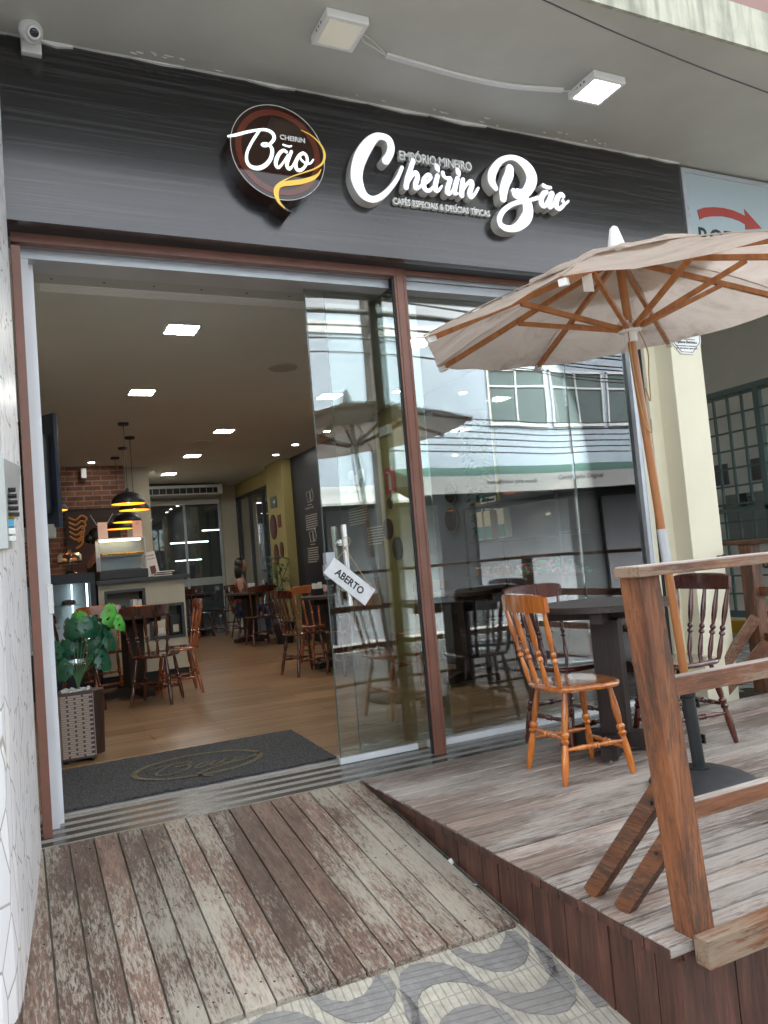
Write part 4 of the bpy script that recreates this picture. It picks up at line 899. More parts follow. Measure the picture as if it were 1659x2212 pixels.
# ABERTO tag on the handle
t=thing('hanging_sign','whitewashed wooden sign reading ABERTO tied askew to the door handle','sign')
p0=Vector((1.525,4.028,1.059)); dx=Vector((1.757-1.525,0,.858-1.059)); L_=dx.length; an=math.atan2(dx.z,dx.x)
Mb=Matrix.Translation(p0)@Matrix.Rotation(-an,4,'Y')
mb=MB(); mb.box(0,L_,-.004,.004,0,.107,Mb,bev=.0015); mb.build('board',plain('whitewashed board',(.66,.67,.68),.6,0,.4,.12,14),t)
Mt_=Mb@Matrix.Translation((.052,-.0045,.032))@Matrix.Rotation(R(90),4,'X')
text('lettering','ABERTO','ink',t,.2,.043,Mt_,.001,.03)
a0=Mb@Vector((.02,-.004,.1)); a1=Mb@Vector((L_-.012,-.005,.095)); kx=Vector((1.668,4.032,1.185))
mb=MB(); mb.tube([a0,a0.lerp(kx,.6)+Vector((0,0,-.002)),kx],.0016); mb.tube([kx,kx.lerp(a1,.5),a1],.0016)
mb.tube(catmull([kx,(1.655,4.03,1.21),(1.66,4.034,1.24),(1.69,4.036,1.245),(1.702,4.034,1.225),(1.69,4.034,1.2),kx],4),.0018)
mb.ball(kx,.006); mb.build('twine','rope',t)
# ================================================================ INTERIOR SHELL
t=thing('right_partition','dark reflective glazed partition on the right side of the cafe','partition')
mb=MB(); mb.box(3.99,4.0,4.4,7.45,0,2.8); mb.build('panel','partition',t)
mb=MB()
for y in (4.42,5.9,7.4): mb.box(3.975,3.99,y,y+.035,0,2.8)
mb.build('mullion','yellow',t)
def wallthing(name,label,cat,*bx):
    mb=MB()
    for q,mm in bx: mb.box(*q)
    return tag(mb.build(name,bx[0][1]),label,cat)
wallthing('yellow_column','mustard yellow column with round plaques behind the door glass','column',((3.86,4.02,7.45,8.15,0,2.8),'yellow'))
t=thing('black_info_wall','black wall panel with white coffee drawings and text right of the doorway','wall')
mb=MB(); mb.box(3.95,4.1,8.15,11.5,0,2.8); mb.build('panel','navy',t)
text('wall_lettering','O preparo do café','chalk',t,.36,.05,onwall(3.949,10.98,1.93,'-x'),.001)
text('wall_lettering','Arábica do Brasil','chalk',t,.4,.05,onwall(3.949,9.3,2.0,'-x'),.001)
for (y,z,w_) in ((11.0,1.84,.52),(11.02,1.36,.48),(9.35,1.78,.6),(8.8,1.5,.5)):
    mb=MB()
    for k in range(7): mb.box(3.9485,3.95,y-w_+(.1 if k==6 else random.uniform(0,.03)),y-random.uniform(0,.03),z-k*.033,z-k*.033+.013)
    mb.build('text_block','chalk',t)
mb=MB()
for (y,z) in ((10.75,2.1),(10.75,1.52)):
    mb.tube([(3.947,y+.12,z+.08),(3.947,y+.08,z-.06),(3.947,y-.03,z-.06),(3.947,y-.02,z+.1),(3.947,y+.12,z+.08)],.006)
    mb.tube(catmull([(3.947,y-.05,z+.05),(3.947,y-.12,z+.12),(3.947,y-.16,z),(3.947,y-.08,z-.06),(3.947,y-.05,z+.05)],4),.005)
    mb.tube([(3.947,y+.1,z-.1),(3.947,y-.08,z-.1)],.006)
for (x0,z0) in ((9.15,2.22),(8.85,2.2),(9.0,2.14)):
    mb.polyz([(0,0),(0,0),(0,0)][0:0] or [(3.9,x0,0),(3.9,x0,0),(3.9,x0,0)],0,0) if 0 else None
    mb.ball((3.946,x0,z0),.09,(.02,1.2,.7),8)
mb.build('chalk_drawing','chalk',t)
wallthing('yellow_pillar','mustard yellow pillar with exit sign and plaques deep in the cafe','pillar',((3.80,4.0,11.5,12.35,0,2.8),'yellow'))
wallthing('yellow_header','yellow wall beam above the side windows deep in the cafe','wall',((3.95,4.1,12.35,15,2.55,2.8),'yellow'))
wallthing('beige_corner_pier','beige pier in the far right corner of the cafe','pier',((3.66,3.95,14.9,15.1,0,2.8),'beige'))
wallthing('rear_bulkhead','beige wall strip above the rear glazing','wall',((1.55,3.66,14.95,15.1,2.5,2.8),'beige'))
t=thing('side_window','dark framed side window looking into a car park','window')
mb=MB(); mb.box(4.0,4.008,12.35,15,.3,2.55); mb.build('glass_pane','glass',t)
mb=MB()
for y in (12.36,13.2,14.05,14.9): mb.box(3.97,4.03,y,y+.05,.0,2.55)
mb.box(3.97,4.03,12.35,15,.25,.31); mb.box(3.97,4.03,12.35,15,2.5,2.55); mb.build('frame','dgrey',t)
t=thing('rear_glazing','tall rear glass wall of the cafe facing the car park','window')
mb=MB(); mb.box(1.55,3.66,15.0,15.008,.0,2.5); mb.build('glass_pane','glass',t)
mb=MB(); 
for x in (1.55,2.25,2.95,3.62): mb.box(x,x+.04,14.98,15.03,0,2.5)
mb.build('frame','alu',t)
mb=MB(); mb.box(1.95,3.62,14.9,14.98,2.46,2.54); mb.build('roller_box','white',t)
mb=MB(); mb.box(1.6,3.62,14.985,14.995,.92,1.06); mb.build('frosted_band','grey',t)
# car park behind
mb=MB(); mb.box(-3,12,15.1,26,-.4,-.05); struct(mb.build('car_park_floor','asphalt'))
mb=MB(); mb.box(-3,12,26,26.2,-.4,4.2); mb.box(11.8,12,12,26,-.4,4.2); struct(mb.build('car_park_wall','dgrey'))
mb=MB(); mb.box(-3,12,15.1,26,3.4,3.6); mb.box(4.1,6.5,12,15.1,3.4,3.6); struct(mb.build('car_park_roof','dgrey'))
mb=MB(); mb.box(4.1,12,12,15.1,-.4,-.05); struct(mb.build('car_park_side_floor','asphalt'))
random.seed(9)
for k,(x,y,z,l,nm) in enumerate(((3.3,18.5,1.9,.9,'longest cool white tube lamp, nearest behind the rear glass'),(4.6,21,2.3,.8,'cool white tube lamp right of the nearest one through the rear glass'),(5.2,19,2.0,.6,'short cool white tube lamp seen through the side window'),(6.0,22,2.6,1.0,'high cool white tube lamp seen through the side window'),(4.4,24,1.6,.8,'lowest cool white tube lamp far back in the car park'),(7.2,21,2.2,.9,'rightmost cool white tube lamp in the car park'),(2.2,23,3.0,.7,'leftmost and highest cool white tube lamp behind the counter end'))):
    mb=MB(); mb.rod((x,y,z),(x+l,y+.1,z),r=.016)
    tag(mb.build('tube_lamp',emit('tube lamp %d'%k,(.8,.95,1),1.2)),nm,'tube lamp','tube lamps in the car park')
t=thing('speed_sign','red car park board reading VELOCIDADE MÁXIMA PERMITIDA with hazard stripes','sign')
mb=MB(); mb.box(4.5,4.55,12.9,14.9,1.7,2.25); mb.build('board',plain('sign red board',(.45,.03,.04),.5),t)
for i,(s_,z) in enumerate((('VELOCIDADE',2.07),('MÁXIMA',1.92),('PERMITIDA',1.76))): text('lettering',s_,'paper',t,.95 if i!=1 else .6,.1,onwall(4.498,14.75-(.17 if i==1 else 0),z,'-x'),.001,.006)
mb=MB()
for k in range(14):
    for z in (2.2,1.64):
        b=mb.bm; y=14.9-k*.14
        P=[(y,z),(y-.07,z),(y-.12,z+.09),(y-.05,z+.09)]; A=[b.verts.new((4.497,p[0],p[1])) for p in P]; b.faces.new(A)
mb.build('hazard_stripes',plain('pale hazard stripe',(.5,.5,.4)),t)
# ceiling lights (recessed)
def ceilpanel(x,y,label): 
    t=thing('recessed_light_panel',label,'ceiling light',(x,y,2.8),0,'square recessed cafe lights')
    mb=MB(); mb.box(-.115,.115,-.115,.115,-.004,.0); mb.build('trim','white',t)
    mb=MB(); mb.box(-.1,.1,-.1,.1,-.0055,-.003); mb.build('diffuser','lit',t)
for x,y,l in ((1.125,5.34,'nearest square recessed light, largest, above the doorway'),(1.125,7.23,'second square recessed light, behind the nearest one over the left table'),(2.35,9.16,'square recessed light, front one of the three beside the pendant lamps'),(2.36,11.08,'square recessed light, middle one of the three beside the pendant lamps'),(2.365,12.98,'square recessed light, rearmost of the three near the air conditioner'),(2.985,5.36,'square recessed light seen through the shop window by the umbrella tip'),(2.97,7.27,'square recessed light seen through the sliding door glass')): ceilpanel(x,y,l)
for x,y,l in ((1.05,11.5,'small round downlight near the brick wall'),(3.6,11.1,'small round downlight above the yellow pillar'),(3.6,10.2,'small round downlight above the black info wall'),(3.68,9.2,'small round downlight seen through the edge of the door glass'),(3.6,7.0,'small round downlight above the yellow column behind the door glass')):
    t=thing('round_downlight',l,'downlight',(x,y,2.8),0,'round downlights'); mb=MB(); mb.lathe([(-.006,.055),(0,.06)],24); mb.build('ring','white',t); mb=MB(); mb.lathe([(-.008,.04),(-.005,.04)],20); mb.build('bulb_face',M['lit'],t)
mb=MB(); mb.lathe([(2.79,.12),(2.799,.125)],32,Matrix.Translation((2.144,6.24,0))); tag(mb.build('ceiling_speaker','grey'),'round grey speaker grille in the ceiling near the door glass','speaker')
mb=MB(); mb.lathe([(2.79,.12),(2.799,.125)],32,Matrix.Translation((2.25,9.9,0))); tag(mb.build('ceiling_speaker','ceil'),'round beige speaker grille in the ceiling deep in the cafe','speaker')
# pendant lamps
def pendant(label,x,y,zb):
    t=thing('pendant_lamp',label,'pendant lamp',(x,y,zb),0,'black dome pendant lamps')
    pr=[(0,.175),(.03,.172),(.07,.15),(.105,.11),(.125,.06),(.133,.02)]
    mb=MB(); mb.lathe(pr,32,cap=False); mb.lathe([(.133,.02),(.17,.012),(.175,.002)],12,cap=False); mb.build('shade','black',t,smooth=True)
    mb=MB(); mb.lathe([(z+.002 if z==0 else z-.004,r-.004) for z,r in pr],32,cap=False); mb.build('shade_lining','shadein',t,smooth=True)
    mb=MB(); mb.ball((0,0,.035),.022); mb.build('bulb',M['bulb'],t,smooth=True)
    mb=MB(); mb.lathe([(.17,.003),(2.8-zb,.003)],6); mb.build('cord','black',t)
    mb=MB(); mb.lathe([(2.775-zb,.055),(2.8-zb,.058)],20); mb.build('ceiling_rose','black',t)
pendant('front black dome pendant lamp, largest and highest of the cluster over the counter',1.135,8.67,1.925)
pendant('second black dome pendant lamp of the cluster, just behind and right of the front one',1.31,9.52,1.93)
pendant('third black dome pendant lamp of the cluster above the warming cabinet',1.32,10.28,1.85)
pendant('rearmost and lowest black dome pendant lamp of the cluster',1.315,11.08,1.82)
pendant('black dome pendant lamp alone at the left behind the television',.357,8.62,1.885)
# air conditioner
t=thing('air_conditioner','long white ceiling air conditioner with dark louvres above the rear glass','air conditioner')
mb=MB(); mb.box(1.7,3.55,14.25,14.85,2.58,2.76,bev=.02); mb.build('casing','white',t)
mb=MB(); mb.box(1.75,3.45,14.235,14.26,2.6,2.70); mb.build('intake','black',t)
mb=MB()
for k in range(14): mb.box(1.8+k*.12,1.81+k*.12,14.225,14.236,2.6,2.7)
mb.build('louvre_bars','grey',t)
# brick wall, board
t=thing('brick_wall','reddish brown brick feature wall behind the counter','brick wall')
mb=MB(); mb.box(-.3,1.52,11.9,12.1,0,2.8); mb.build('brick_face','brick',t)
mb=MB(); mb.box(1.5,1.9,12.1,15,0,2.8); mb.build('side_return','beige',t)
t=thing('drinks_board','dark brown board with orange steam swirl and glass drawing on the brick wall','board')
mb=MB(); mb.box(.70,1.42,11.87,11.9,1.2,2.17); mb.build('panel','brownboard',t)
mb=MB(); mb.box(.685,1.435,11.86,11.87,2.17,2.185); mb.box(.685,.70,11.86,11.87,1.2,2.17); mb.build('frame','black',t)
mb=MB()
for q in range(5):
    mb.tube(catmull([(.73,11.862,2.07-q*.065),(.82,11.862,2.03-q*.07),(.9,11.862,2.09-q*.075),(.97-.02*q,11.862,2.05-q*.09),(.93-.03*q,11.862,1.99-q*.09)],5),.017)
mb.build('steam_swirl','orange',t)
mb=MB(); mb.tube([(1.02,11.865,2.1),(1.1,11.865,1.95),(1.17,11.865,1.9),(1.25,11.865,1.97),(1.33,11.865,2.1)],.006); mb.tube([(1.17,11.865,1.9),(1.18,11.865,1.6)],.006); mb.build('glass_drawing','return',t)
tag(wallthing('indoor_camera','small white security camera high on the brick wall','security camera',((.93,1.0,11.78,11.9,2.62,2.76),'white')))
# TV
t=thing('wall_television','dark wall television seen edge-on at the left above the cake fridge','television',(.165,7.15,2.06),R(124))
mb=MB(); mb.box(-.36,.36,-.02,.02,-.47,.47,bev=.01); mb.build('screen_panel',plain('dark blue panel',(.035,.05,.08),.25),t)
mb=MB(); mb.box(-.3,.26,.02,.09,-.36,.3,bev=.03)
for k in range(20): mb.box(-.25,.2,.09,.094,-.3+k*.028,-.285+k*.028)
mb.build('back_housing','dgrey',t)
mb=MB(); mb.box(-.3,.3,.0,.08,-.56,-.44,bev=.02); mb.build('control_box','grey',t)
mb=MB(); mb.bar((.0,.09,0),(.0,.35,0),.05,.05); mb.build('wall_arm','black',t)
# counter
t=thing('service_counter','cream counter with dark top and product niches on its front','counter')
X0,X1,Y0=.79,1.69,8.8
mb=MB()
for q in ((X0,.85,0.12,1.09),(.85,1.27,1.02,1.09),(.85,1.27,.12,.62),(1.27,X1,.83,1.09),(1.67,X1,.45,.83),(1.27,X1,.12,.45),(1.27,1.29,.45,.83)): mb.box(q[0],q[1],Y0,Y0+.3,q[2],q[3])
mb.box(X0,X1,Y0+.3,Y0+.55,.12,1.09); mb.build('body','beige',t)
mb=MB()
for (a,b_,c,d) in ((.85,1.27,.62,1.02),(1.29,1.67,.45,.83)):
    mb.box(a,b_,Y0-.006,Y0+.28,d-.03,d); mb.box(a,b_,Y0-.006,Y0+.28,c,c+.03); mb.box(a,a+.03,Y0-.006,Y0+.28,c+.03,d-.03); mb.box(b_-.03,b_,Y0-.006,Y0+.28,c+.03,d-.03)
mb.build('niche_trim','dgrey',t)
mb=MB(); mb.box(X0-.02,X1+.06,Y0-.06,Y0+.6,1.09,1.135,bev=.004); mb.build('countertop','dgrey',t)
mb=MB(); mb.box(X0,X1,Y0+.03,Y0+.55,0,.12); mb.build('plinth','black',t)
for (x,z,w_,h_,m_,l,n_) in ((.95,.65,.12,.2,'black','black coffee bag standing in the upper niche of the counter','coffee_bag'),(1.13,.65,.14,.12,'maroon','maroon gift box in the upper niche of the counter','gift_box'),(1.36,.48,.12,.18,'coffee','kraft coffee bag in the lower niche of the counter','coffee_bag'),(1.52,.48,.12,.22,'black','black coffee bag in the lower niche of the counter','coffee_bag')):
    t=thing(n_,l,'coffee bag' if 'bag' in n_ else 'gift box'); mb=MB(); mb.box(x,x+w_,Y0+.06,Y0+.13,z,z+h_,bev=.012); mb.build('pack_body',m_,t); mb=MB(); mb.box(x+.03,x+w_-.03,Y0+.055,Y0+.06,z+.03,z+h_*.5); mb.build('pack_label','coffee' if m_=='black' else 'paper',t)
# left cabinet with cakes
t=thing('cake_fridge','lit glass cake display fridge with dark frame beside the counter','display fridge')
mb=MB(); mb.box(-.28,.75,8.6,9.3,1.13,1.23); mb.box(.70,.75,8.6,9.3,.45,1.13); mb.box(-.28,-.24,8.6,9.3,.45,1.13); mb.box(-.28,.75,8.6,9.3,0,.45); mb.build('cabinet','navy',t)
mb=MB(); mb.box(-.24,.70,9.2,9.28,.45,1.13); mb.build('back_panel',plain('pale steel back',(.4,.44,.46),.3),t)
mb=MB(); mb.box(-.24,.70,8.61,8.615,.45,1.13); mb.build('front_glass','cleargl',t)
mb=MB(); mb.box(.66,.675,8.63,8.645,.5,1.12); mb.box(.55,.56,9.15,9.165,.5,1.12); mb.build('led_strip','ledcool',t)
for z in (.9,.68):
    mb=MB(); mb.box(-.2,.62,8.7,9.15,z,z+.008); mb.build('glass_shelf','cleargl',t)
for x,y,z,c,l in ((.50,8.85,.908,'maroon','dark red cake on the upper shelf of the cake fridge'),(.30,8.85,.908,'coffee','pale cake at the left of the upper fridge shelf'),(.52,8.85,.688,'pastry','golden pie on the lower shelf of the cake fridge'),(.33,8.82,.688,'paper','white frosted cake on the lower shelf of the cake fridge')):
    t=thing('cake',l,'cake',(x,y,z),0,'cakes in the fridge'); mb=MB(); mb.lathe([(0,.085),(.008,.1)],24); mb.build('plate','paper',t); mb=MB(); mb.lathe([(.008,.07),(.04,.068),(.055,.05),(.058,.01)],20); mb.build('sponge',c,t,smooth=True)
# cake dome
t=thing('cake_stand','glass domed cake stand with pastries on top of the fridge','cake stand',(.54,8.95,1.23))
mb=MB(); mb.lathe([(0,.07),(.02,.06),(.04,.02),(.1,.02),(.12,.13),(.13,.135)],24); mb.build('pedestal_plate','cleargl',t,smooth=True)
mb=MB(); mb.lathe([(.13,.12),(.2,.12),(.225,.1),(.24,.02),(.25,.012),(.265,.015)],24,cap=False); mb.build('dome','cleargl',t,smooth=True)
for x in (-.06,.04): 
    mb=MB(); mb.ball((x,0,.15),.04,(1,1,.6)); mb.build('pastry','pastry',t,smooth=True)
# warmer
t=thing('warming_cabinet','lit glass warming cabinet full of golden pastries on the counter','food warmer')
x0,x1,y0,y1,z0=.83,1.32,8.9,9.25,1.135
mb=MB(); mb.box(x0-.01,x1+.01,y0-.01,y1,z0,z0+.1,bev=.01); mb.build('base','rubber',t)
mb=MB(); 
for x in (x0,x1-.012): mb.box(x,x+.012,y0,y0+.012,z0+.1,z0+.44); mb.box(x,x+.012,y1-.012,y1,z0+.1,z0+.44)
mb.box(x0,x1,y0,y1,z0+.44,z0+.452); mb.box(x0,x1,y1-.01,y1,z0+.1,z0+.44); mb.build('frame','alu',t)
mb=MB(); mb.box(x0+.012,x1-.012,y0+.004,y0+.007,z0+.1,z0+.44); mb.build('front_glass','cleargl',t)
mb=MB(); mb.box(x0+.01,x1-.05,y0+.014,y0+.03,z0+.415,z0+.432); mb.build('led_strip','ledstrip',t)
for z in (z0+.11,z0+.255):
    mb=MB(); mb.box(x0+.02,x1-.02,y0+.03,y1-.02,z,z+.006); mb.build('shelf','alu',t)
random.seed(2)
for k in range(13):
    x=x0+.05+k*.034; z=z0+.28
    mb=MB(); mb.ball((x,y0+.1+random.uniform(-.03,.05),z),.024,(1.1,1.2,.75),10); o=mb.build('pastry','pastry',None,smooth=True)
    tag(o,'golden baked pastry in the row on the upper shelf of the warming cabinet','pastry','pastries in the warming cabinet')
for x,l,s_ in ((.84,'white counter card with camera icon standing on the left of the warming cabinet','icon'),(1.2,'white counter card with blue ring standing on the right of the warming cabinet','ring')):
    t=thing('counter_card',l,'card'); mb=MB(); mb.box(x,x+.1,y0+.05,y0+.055,z0+.452,z0+.63); mb.build('card','paper',t)
    if s_=='icon':
        mb=MB(); q=(x+.05,z0+.585)
        P=[(q[0]+.018*sx,q[1]+.018*sz) for sx,sz in((-1,-1),(1,-1),(1,1),(-1,1),(-1,-1))]; mb.tube([(p[0],y0+.048,p[1]) for p in P],.002); mb.tube([(q[0]+.009*math.cos(a*.7),y0+.048,q[1]+.009*math.sin(a*.7)) for a in range(10)],.0018); mb.build('icon','return',t)
        text('lettering','Instagram','return',t,.07,.012,onwall(x+.015,y0+.049,z0+.55),.0005)
    else:
        mb=MB(); mb.tube([(x+.05+.014*math.cos(a*.7),y0+.048,z0+.6+.014*math.sin(a*.7)) for a in range(10)],.003); mb.build('icon',MATS.get('water bottle') or 'water',t)
t=thing('promotion_card','slanted white promotion card standing on the counter by the menus','card'); mb=MB()
Mp=Matrix.Translation((1.33,8.92,1.135))@Matrix.Rotation(R(-9),4,'Y')@Matrix.Rotation(R(-8),4,'X'); mb.box(0,.13,0,.004,0,.27,Mp); mb.build('card','paper',t)
text('lettering','Promoção','maroon',t,.11,.026,Mp@Matrix.Translation((.01,-.001,.215))@Matrix.Rotation(R(90),4,'X'),.0005,.01)
text('lettering','de Aniversário','ink',t,.11,.018,Mp@Matrix.Translation((.01,-.001,.185))@Matrix.Rotation(R(90),4,'X'),.0005,.01)
mb=MB(); mb.box(.04,.1,-.001,0,.02,.11,Mp); mb.build('printed_panel','maroon',t)
random.seed(4)
for k in range(5):
    mb=MB(); mb.box(-.1,.1,-.06,.06,0,.01); o=mb.build('menu_booklet',['paper','maroon','paper','brownboard','paper'][k],None,(1.5+random.uniform(-.02,.03),8.95,1.136+.0105*k),(0,0,random.uniform(-.3,.3)))
    tag(o,['white booklet at the bottom of the menu pile on the counter','maroon booklet second from the bottom of the menu pile','white booklet in the middle of the menu pile','brown booklet second from the top of the menu pile','white booklet on top of the menu pile on the counter'][k],'menu','menu booklets on the counter')
# napkin holders, bottle, glass
def napkins(label,x,y,z):
    t=thing('napkin_holder',label,'napkin holder',(x,y,z),.3,'napkin holders'); mb=MB(); mb.box(-.055,.055,-.04,.04,0,.075,bev=.004); mb.build('holder','black',t)
    mb=MB()
    for k in range(6): mb.box(-.045+k*.016,-.034+k*.016,-.03,.03,.07,.135+random.uniform(-.012,.01))
    mb.build('napkins','paper',t)
napkins('napkin holder on the right-hand cafe table beside the bottle',2.98,8.1,.78); napkins('napkin holder on the middle cafe table in front of the woman',3.36,12.1,.78); napkins('napkin holder on the left cafe table against the counter',1.08,8.15,.78)
t=thing('water_bottle','clear water bottle with blue cap on the right-hand cafe table','bottle',(3.22,8.05,.78)); mb=MB(); mb.lathe([(0,.03),(.12,.032),(.15,.028),(.18,.013),(.195,.013)],18); mb.build('bottle_body','cleargl',t,smooth=True)
mb=MB(); mb.lathe([(.195,.015),(.215,.015)],14); mb.build('cap','bcap',t); mb=MB(); mb.lathe([(.06,.0325),(.11,.0325)],18); mb.build('label_band','bcap',t)
t=thing('drinking_glass','empty drinking glass beside the water bottle','glass',(3.1,8.0,.78)); mb=MB(); mb.lathe([(0,.028),(.1,.034)],18,cap=False); mb.lathe([(0,.028),(.004,.028)],18); mb.build('tumbler','cleargl',t,smooth=True)
# plaques and signs on the yellow column and pillar
def disc(mb,x,y,z,ry,rz,d=.015,n=24):
    b=mb.bm; A=[b.verts.new((x,y+ry*math.cos(2*PI*i/n),z+rz*math.sin(2*PI*i/n))) for i in range(n)]; B=[b.verts.new((x-d,y+ry*math.cos(2*PI*i/n),z+rz*math.sin(2*PI*i/n))) for i in range(n)]
    b.faces.new(A); b.faces.new(B[::-1])
    for i in range(n): b.faces.new((A[i],A[(i+1)%n],B[(i+1)%n],B[i]))
for y,z,ry,rz,l in ((8.0,1.45,.12,.12,'large round dark wooden plaque, upper one of the two on the yellow column'),(7.8,1.22,.12,.13,'large round dark wooden plaque, lower one of the two on the yellow column'),(7.9,1.73,.06,.06,'small dark rosette plaque under the fire extinguisher sign')):
    t=thing('wall_plaque',l,'plaque',(0,0,0),0,'dark plaques on the yellow column'); mb=MB(); disc(mb,3.86,y,z,ry,rz); mb.build('disc','brownboard',t); mb=MB(); disc(mb,3.845,y,z,ry*.72,rz*.72,.003); mb.build('inner_ring','wengex',t)
for y,z,ry,rz,l in ((12.1,1.78,.16,.2,'large oval plaque on the yellow pillar below the exit sign'),(12.05,1.33,.11,.17,'diamond-like oval plaque lowest on the yellow pillar'),(11.75,1.4,.08,.12,'small ringed plaque at the right edge of the yellow pillar')):
    t=thing('wall_plaque',l,'plaque',(0,0,0),0,'dark plaques on the yellow pillar'); mb=MB(); disc(mb,3.80,y,z,ry,rz); mb.build('disc','brownboard',t); mb=MB(); disc(mb,3.785,y,z,ry*.7,rz*.7,.003); mb.build('inner_ring','maroon',t)
tag(wallthing('picture_tile','small red picture tile on the yellow pillar','picture',((3.79,3.80,11.7,11.85,1.75,1.95),'maroon')))
t=thing('exit_sign','small green exit sign with white arrow on the yellow pillar','sign'); mb=MB(); mb.box(3.785,3.8,11.85,12.15,2.08,2.26); mb.build('plate','grill',t)
mb=MB(); mb.bar((3.784,12.0,2.17),(3.784,11.9,2.17),.004,.02); mb.bar((3.784,11.93,2.2),(3.784,11.89,2.17),.004,.015); mb.bar((3.784,11.93,2.14),(3.784,11.89,2.17),.004,.015); mb.build('arrow','paper',t)
t=thing('extinguisher_sign','red fire extinguisher sign on the yellow column behind the door glass','sign'); mb=MB(); mb.box(3.852,3.86,7.72,7.98,1.84,2.13); mb.build('plate','red',t)
mb=MB(); mb.bar((3.85,7.85,1.88),(3.85,7.85,2.04),.003,.07,bev=.001); mb.bar((3.85,7.85,2.04),(3.85,7.85,2.07),.003,.03); mb.bar((3.85,7.85,2.07),(3.85,7.93,2.09),.003,.014); mb.build('pictogram','coffee',t)
tag(wallthing('emergency_light','small white emergency lamp box high on the yellow column','lamp box',((3.82,3.86,7.7,7.95,2.5,2.6),'white')))
# indoor plant (dark, deep in the cafe)
def leaf(mb,base,dirv,up,L,w,cur=.3,n=5,holes=False):
    b=mb.bm; d=Vector(dirv).normalized(); s=d.cross(Vector(up)).normalized(); u=s.cross(d).normalized(); prev=None
    for i in range(n+1):
        t=i/n; c=Vector(base)+d*L*t-u*(cur*L*t*t); ww=w*math.sin(PI*min(1,(t*.9+.08)))**.8
        cur_=[b.verts.new(c-s*ww-u*ww*.25),b.verts.new(c),b.verts.new(c+s*ww-u*ww*.25)]
        if prev:
            b.faces.new((prev[0],prev[1],cur_[1],cur_[0])); b.faces.new((prev[1],prev[2],cur_[2],cur_[1]))
        prev=cur_
t=thing('potted_plant','tall dark leafy pot plant against the yellow pillar','plant',(3.58,11.25,0)); mb=MB(); mb.lathe([(0,.12),(.3,.15),(.31,.13)],20); mb.build('pot','black',t)
mb=MB(); random.seed(8)
for k in range(5): mb.tube([(0,0,.3),(random.uniform(-.06,.06),random.uniform(-.06,.06),.8),(random.uniform(-.12,.12),random.uniform(-.12,.12),1.2)],.008)
mb.build('stems','stem',t); mb=MB()
for k in range(110):
    a=random.uniform(0,2*PI); z=random.uniform(.55,1.32); r=random.uniform(.02,.14); leaf(mb,(r*math.cos(a),r*math.sin(a),z),(math.cos(a),math.sin(a),random.uniform(-.3,.6)),(0,0,1),random.uniform(.08,.15),.02)
mb.build('foliage','green',t)
# ================================================================ MONSTERA PLANTER IN THE DOORWAY
pl=thing('woven_planter','tall square brown and cream woven planter with white pebbles by the doorway','planter',(.318,5.46,0),R(-3))
mb=MB(); mb.box(-.098,.098,-.098,.098,.02,.43,bev=.003); mb.build('box',M['planter'],pl)
mb=MB(); nr=27
for r_i in range(nr):
    z=.035+r_i*(.385/nr); 
    for face in range(4):
        Mx=Matrix.Rotation(face*PI/2,4,'Z'); off=(r_i//1%2)*.033
        segs=[]; x=-.094+(0 if r_i%2 else -.045)
        while x<.094:
            a_,b_=max(x,-.094),min(x+.078,.094)
            if b_-a_>.01: 
                mb.box(a_,b_,-.1015,-.098,z,z+.0042,Mx); mb.box(a_,b_,-.1015,-.098,z+.0062,z+.0104,Mx)
            x+=.09
mb.build('woven_strips','strip',pl)
mb=MB()
for a_ in (-.08,.08):
    for b_ in (-.08,.08): mb.ball((a_,b_,.01),.012)
mb.build('feet','black',pl)
mb=MB(); mb.box(-.1,.1,-.1,-.088,.43,.437); mb.box(-.1,.1,.088,.1,.43,.437); mb.box(-.1,-.088,-.088,.088,.43,.437); mb.box(.088,.1,-.088,.088,.43,.437); mb.build('rim','planter',pl)
mb=MB(); random.seed(6)
for k in range(60): mb.ball((random.uniform(-.08,.08),random.uniform(-.08,.08),.432+random.uniform(0,.012)),random.uniform(.008,.014),(1,1.2,.7),6)
o=mb.build('white_pebbles','pebble',pl); o['kind']='stuff'
mb=MB(); mb.lathe([(0,.09),(.33,.1),(.41,.1)],28); t=mb.build('waste_bin','brownboard',None,(.40,5.62,0)); tag(t,'round dark brown bin standing just behind the woven planter','bin')
mp=thing('monstera_plant','artificial monstera with dark green leaves and two bright lime ones','plant',(.335,5.45,.43))
tips=[((.02,0,.50),'lime',.12,(-.2,-.5,.3),1),((.07,.02,.49),'lime',.10,(.5,-.4,.2),1),((.235,-.02,.53),'lime',.135,(.3,-.55,-.1),1),((-.03,-.04,.465),'green',.12,(-.3,-.8,.1),1),((.10,-.05,.465),'green',.125,(.2,-.8,.1),1),((-.13,-.02,.33),'green',.115,(-.6,-.6,.05),1),((-.07,-.03,.335),'green',.10,(-.3,-.6,.05),1),((-.10,-.06,.22),'green',.125,(-.45,-.8,-.2),1),((.21,-.04,.36),'green',.12,(.6,-.6,-.1),1),((.15,.0,.35),'green',.11,(.1,-.6,-.1),1),((.17,-.06,.245),'green',.125,(.5,-.7,-.3),1),((.11,-.02,.25),'green',.09,(-.1,-.7,-.3),1),((.02,.06,.33),'green',.10,(.1,.6,.2),1),((-.17,.0,.42),'green',.085,(-.8,-.3,.2),1),((.15,.04,.43),'green',.10,(.6,.3,.2),1),((.20,.03,.40),'green',.09,(.8,.1,.2),1),((.275,-.05,.46),'lime',.10,(.7,-.3,-.7),1),((-.02,.03,.42),'green',.1,(-.2,.3,-.2),1)]
